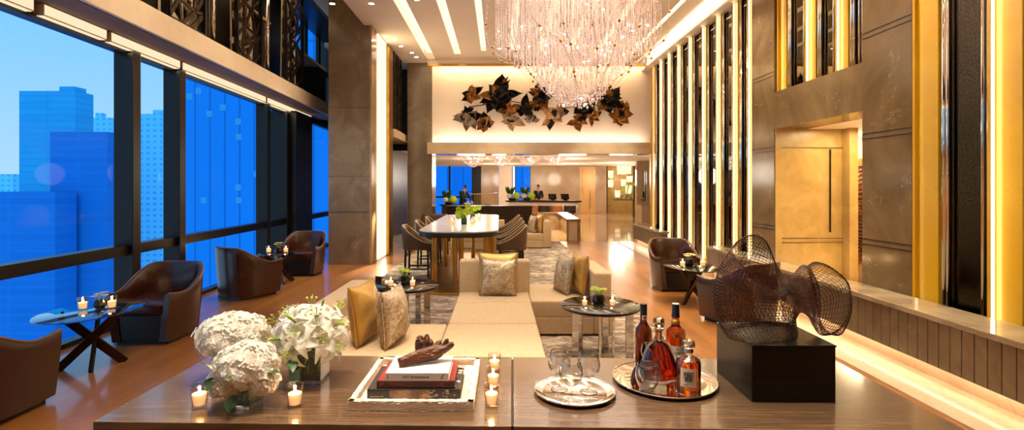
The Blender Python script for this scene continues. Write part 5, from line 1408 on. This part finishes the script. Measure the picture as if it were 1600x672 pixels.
pos_ = ['left of the near orchid vase','second on the left, by the near orchid vase','right of the near orchid vase','between the two orchid vases','right of the far orchid vase','behind the far orchid vase','last along the right edge']
for (x,y),l_ in zip(bt_,pos_): votive('tiny votive candle on the tall table, '+l_,(x,y,.925),GB,1.5,True)
lamp('POINT','candle_glow',(-.6,9.6,1.06),4,(1,.70,.38),.2)
def orchid_vase(label, loc, n, s):
    t = thing('orchid_vase', label, 'flower vase', loc, 0, 'lime orchid vases')
    MB().box(-.05*s,.05*s,-.05*s,.05*s,0,.11*s).build('vessel','leaf',t,bevel=.006)
    rr = random.Random(n); sb = MB()
    for k in range(n):
        p = Vector((rr.uniform(-.13,.15)*s,rr.uniform(-.10,.10)*s,(.14+rr.uniform(-.02,.13))*s)); sb.tube([(0,0,.08*s),(p.x*.4,p.y*.4,.13*s),p],.004*s,5)
        fb = MB()
        for q in range(5): leaf_shape(fb,p,(math.cos(q*1.257+k),-.3+.3*math.sin(k),math.sin(q*1.257+k)),(0,1,0),.06*s,.026*s,.2)
        fb.build('orchid','lime',t,True)
    sb.build('stems','stem',t,True)
orchid_vase('near lime orchid bouquet in a green vase on the tall table',(-.62,9.05,.925),12,1.0)
orchid_vase('far lime orchid bouquet on the tall table',(-.52,10.1,.925),12,1.05)
# reception flowers
def ball_flowers(label, loc, left):
    t = thing('ball_flower_vase', label, 'flower vase', loc, 0, 'flower bowls on the hall desks')
    MB().lathe([(.14,0),(.19,.06),(.16,.12)],16).build('bowl','pedestal',t,True)
    for dx,mt,r in ((.2,'lime',.17),(-.14,'petal',.12)):
        mb = MB().sphere((dx,0,.205),r,14,10); rr = random.Random(3)
        for k in range(90):
            a = k*2.4; z = 1-2*(k+.5)/90; q = math.sqrt(1-z*z); mb.octa((dx+r*q*math.cos(a),r*q*math.sin(a),.205+r*z),.025)
        mb.build('flower_ball',mt,t,False)
    sp = MB(); sp.tube(crv([(-.15,0,.15),(-.1,0,.45),(.0,0,.62)],10),.012,6); sp.build('stem','stem',t,True)
    fb = MB()
    for k in range(7): fb.sphere((-.14+.018*k,-.03,.26+.05*k),.05,8,6,1,.5,1)
    fb.build('white_orchid','petal',t,True)
    lf = MB()
    for k in range(6): leaf_shape(lf,(-.1,0,.2),(math.cos(k*1.05)*.5,math.sin(k*1.05)*.5,1),(0,1,0),.5,.07,.15)
    lf.build('leaf','leaf',t,True)
ball_flowers('bowl with yellow ball flower and white orchids by the bending attendant',(-2.3,23.4,.77),True)
ball_flowers('bowl with yellow ball flower and white orchids at the left end of the reception desk',(.62,24.3,.93),True)
t = ball_flowers('bowl of green leaves and pale ball flower beside the standing attendant',(1.32,24.35,.93),False)

# ================================================================ INTERIOR LIGHT
def downlight(label, x, y, z, e, spot=1.1, blend=.6, col=(1,.87,.68), group='recessed ceiling downlights', rot=(0,0,0)):
    t = thing('downlight', label, 'downlight', (x,y,z), 0, group)
    MB().lathe([(.05,0),(.065,-.004),(.065,0),(.05,.001)],20,cap=False).build('trim_ring','chrome',t,True)
    MB().cyl((0,0,0),.046,-.001,.0,16).build('lens','downlight',t)
    lamp('SPOT','spot_lamp',(0,0,-.02),e,col,.06,rot=rot,parent=t,spot=spot,blend=blend); return t
for i,(x,y,e_) in enumerate(((-.9,1.9,620),(.75,1.9,330),(0,2.1,300),(-.3,4.2,170),(.9,4.9,210),(-1.5,4.2,160),(2.75,6.2,420),(2.75,8.4,480),(2.7,3.2,480),(2.8,10.8,480),(2.7,12.4,480),(0,12.2,380),(-1.45,9.0,220),(1.6,9.2,300),(1.5,7.4,200),(-3.3,7.2,0))):  # spots added in the ceiling to brighten what stands below
    if e_: downlight(['over the left of the console','over the right of the console','over the console middle','over the daybed','over the round table','over the left sofa arm','over the right armchairs','over the far right armchair','over the stone bench near the viewer','over the wood floor by the far bench','over the wood floor near the marble','over the far sofa','over the left stools','over the right stools','over the rug middle'][i].join(['recessed downlight ','']) , x, y, CZ-.001, e_)
downlight('added downlight brightening the front of the big stone column', -3.0, 9.2, CZ-.001, 420, 1.2, .6)  # added because the column face came out too dark
for i,(x,y) in enumerate(((-2.35,11.5),(-2.3,12.0),(-2.15,12.6),(-2.1,13.0))):
    downlight('small downlight beside the stone columns, '+['nearest','second','third','farthest'][i], x, y, CZ-.001, 22, 1.0, .5)
for i,(x,y) in enumerate(((3.25,4.9),(3.25,6.4),(3.25,7.7),(3.3,3.6))):  # spots added to brighten the right wall and ledge
    downlight('added spot brightening the wall near the stone doorway, '+['by the near pier','over the doorway','by the far pier','nearest the viewer'][i], x, y, CZ-.001, 190, 1.5, .8, col=(1,.87,.64), rot=(0,-.12,0))
for i,y in enumerate((3.2,5.2,7.2,9.2)):  # spots added to brighten the fascia over the windows
    downlight('added spot brightening the gallery edge, '+['nearest','second','third','farthest'][i], -2.3, y, CZ-.001, 150, 1.2, .8, rot=(0,.75+PI*0,0))
for i,(y0_,y1_) in enumerate(((-1,4.5),(4.6,9),(9.1,13))):
    t = thing('cornice_light','warm light line along the cornice above the striped wall, '+['nearest run','middle run','far run'][i],'cove light',(3.74,(y0_+y1_)/2,4.68),0,'cornice lights')
    MB().box(-.02,.03,-(y1_-y0_)/2,(y1_-y0_)/2,0,.02).build('strip','strip',t)
    lamp('AREA','strip_lamp',(-.02,0,.03),9*(y1_-y0_),(1,.85,.64),.06,y1_-y0_,(0,PI+.9,0),t)
# soft room fill comes from the glowing ceiling slots
for (a,b,ye) in slots: lamp('AREA','slot_lamp',((a+b)/2,5.2,CZ+RC-.03),22 if a < 0 else 30,(1,.86,.66),b-a,15,(0,0,0))
lamp('AREA','gallery_lamp',(-4.05,6,5.4),20,(1,.74,.45),.3,8)
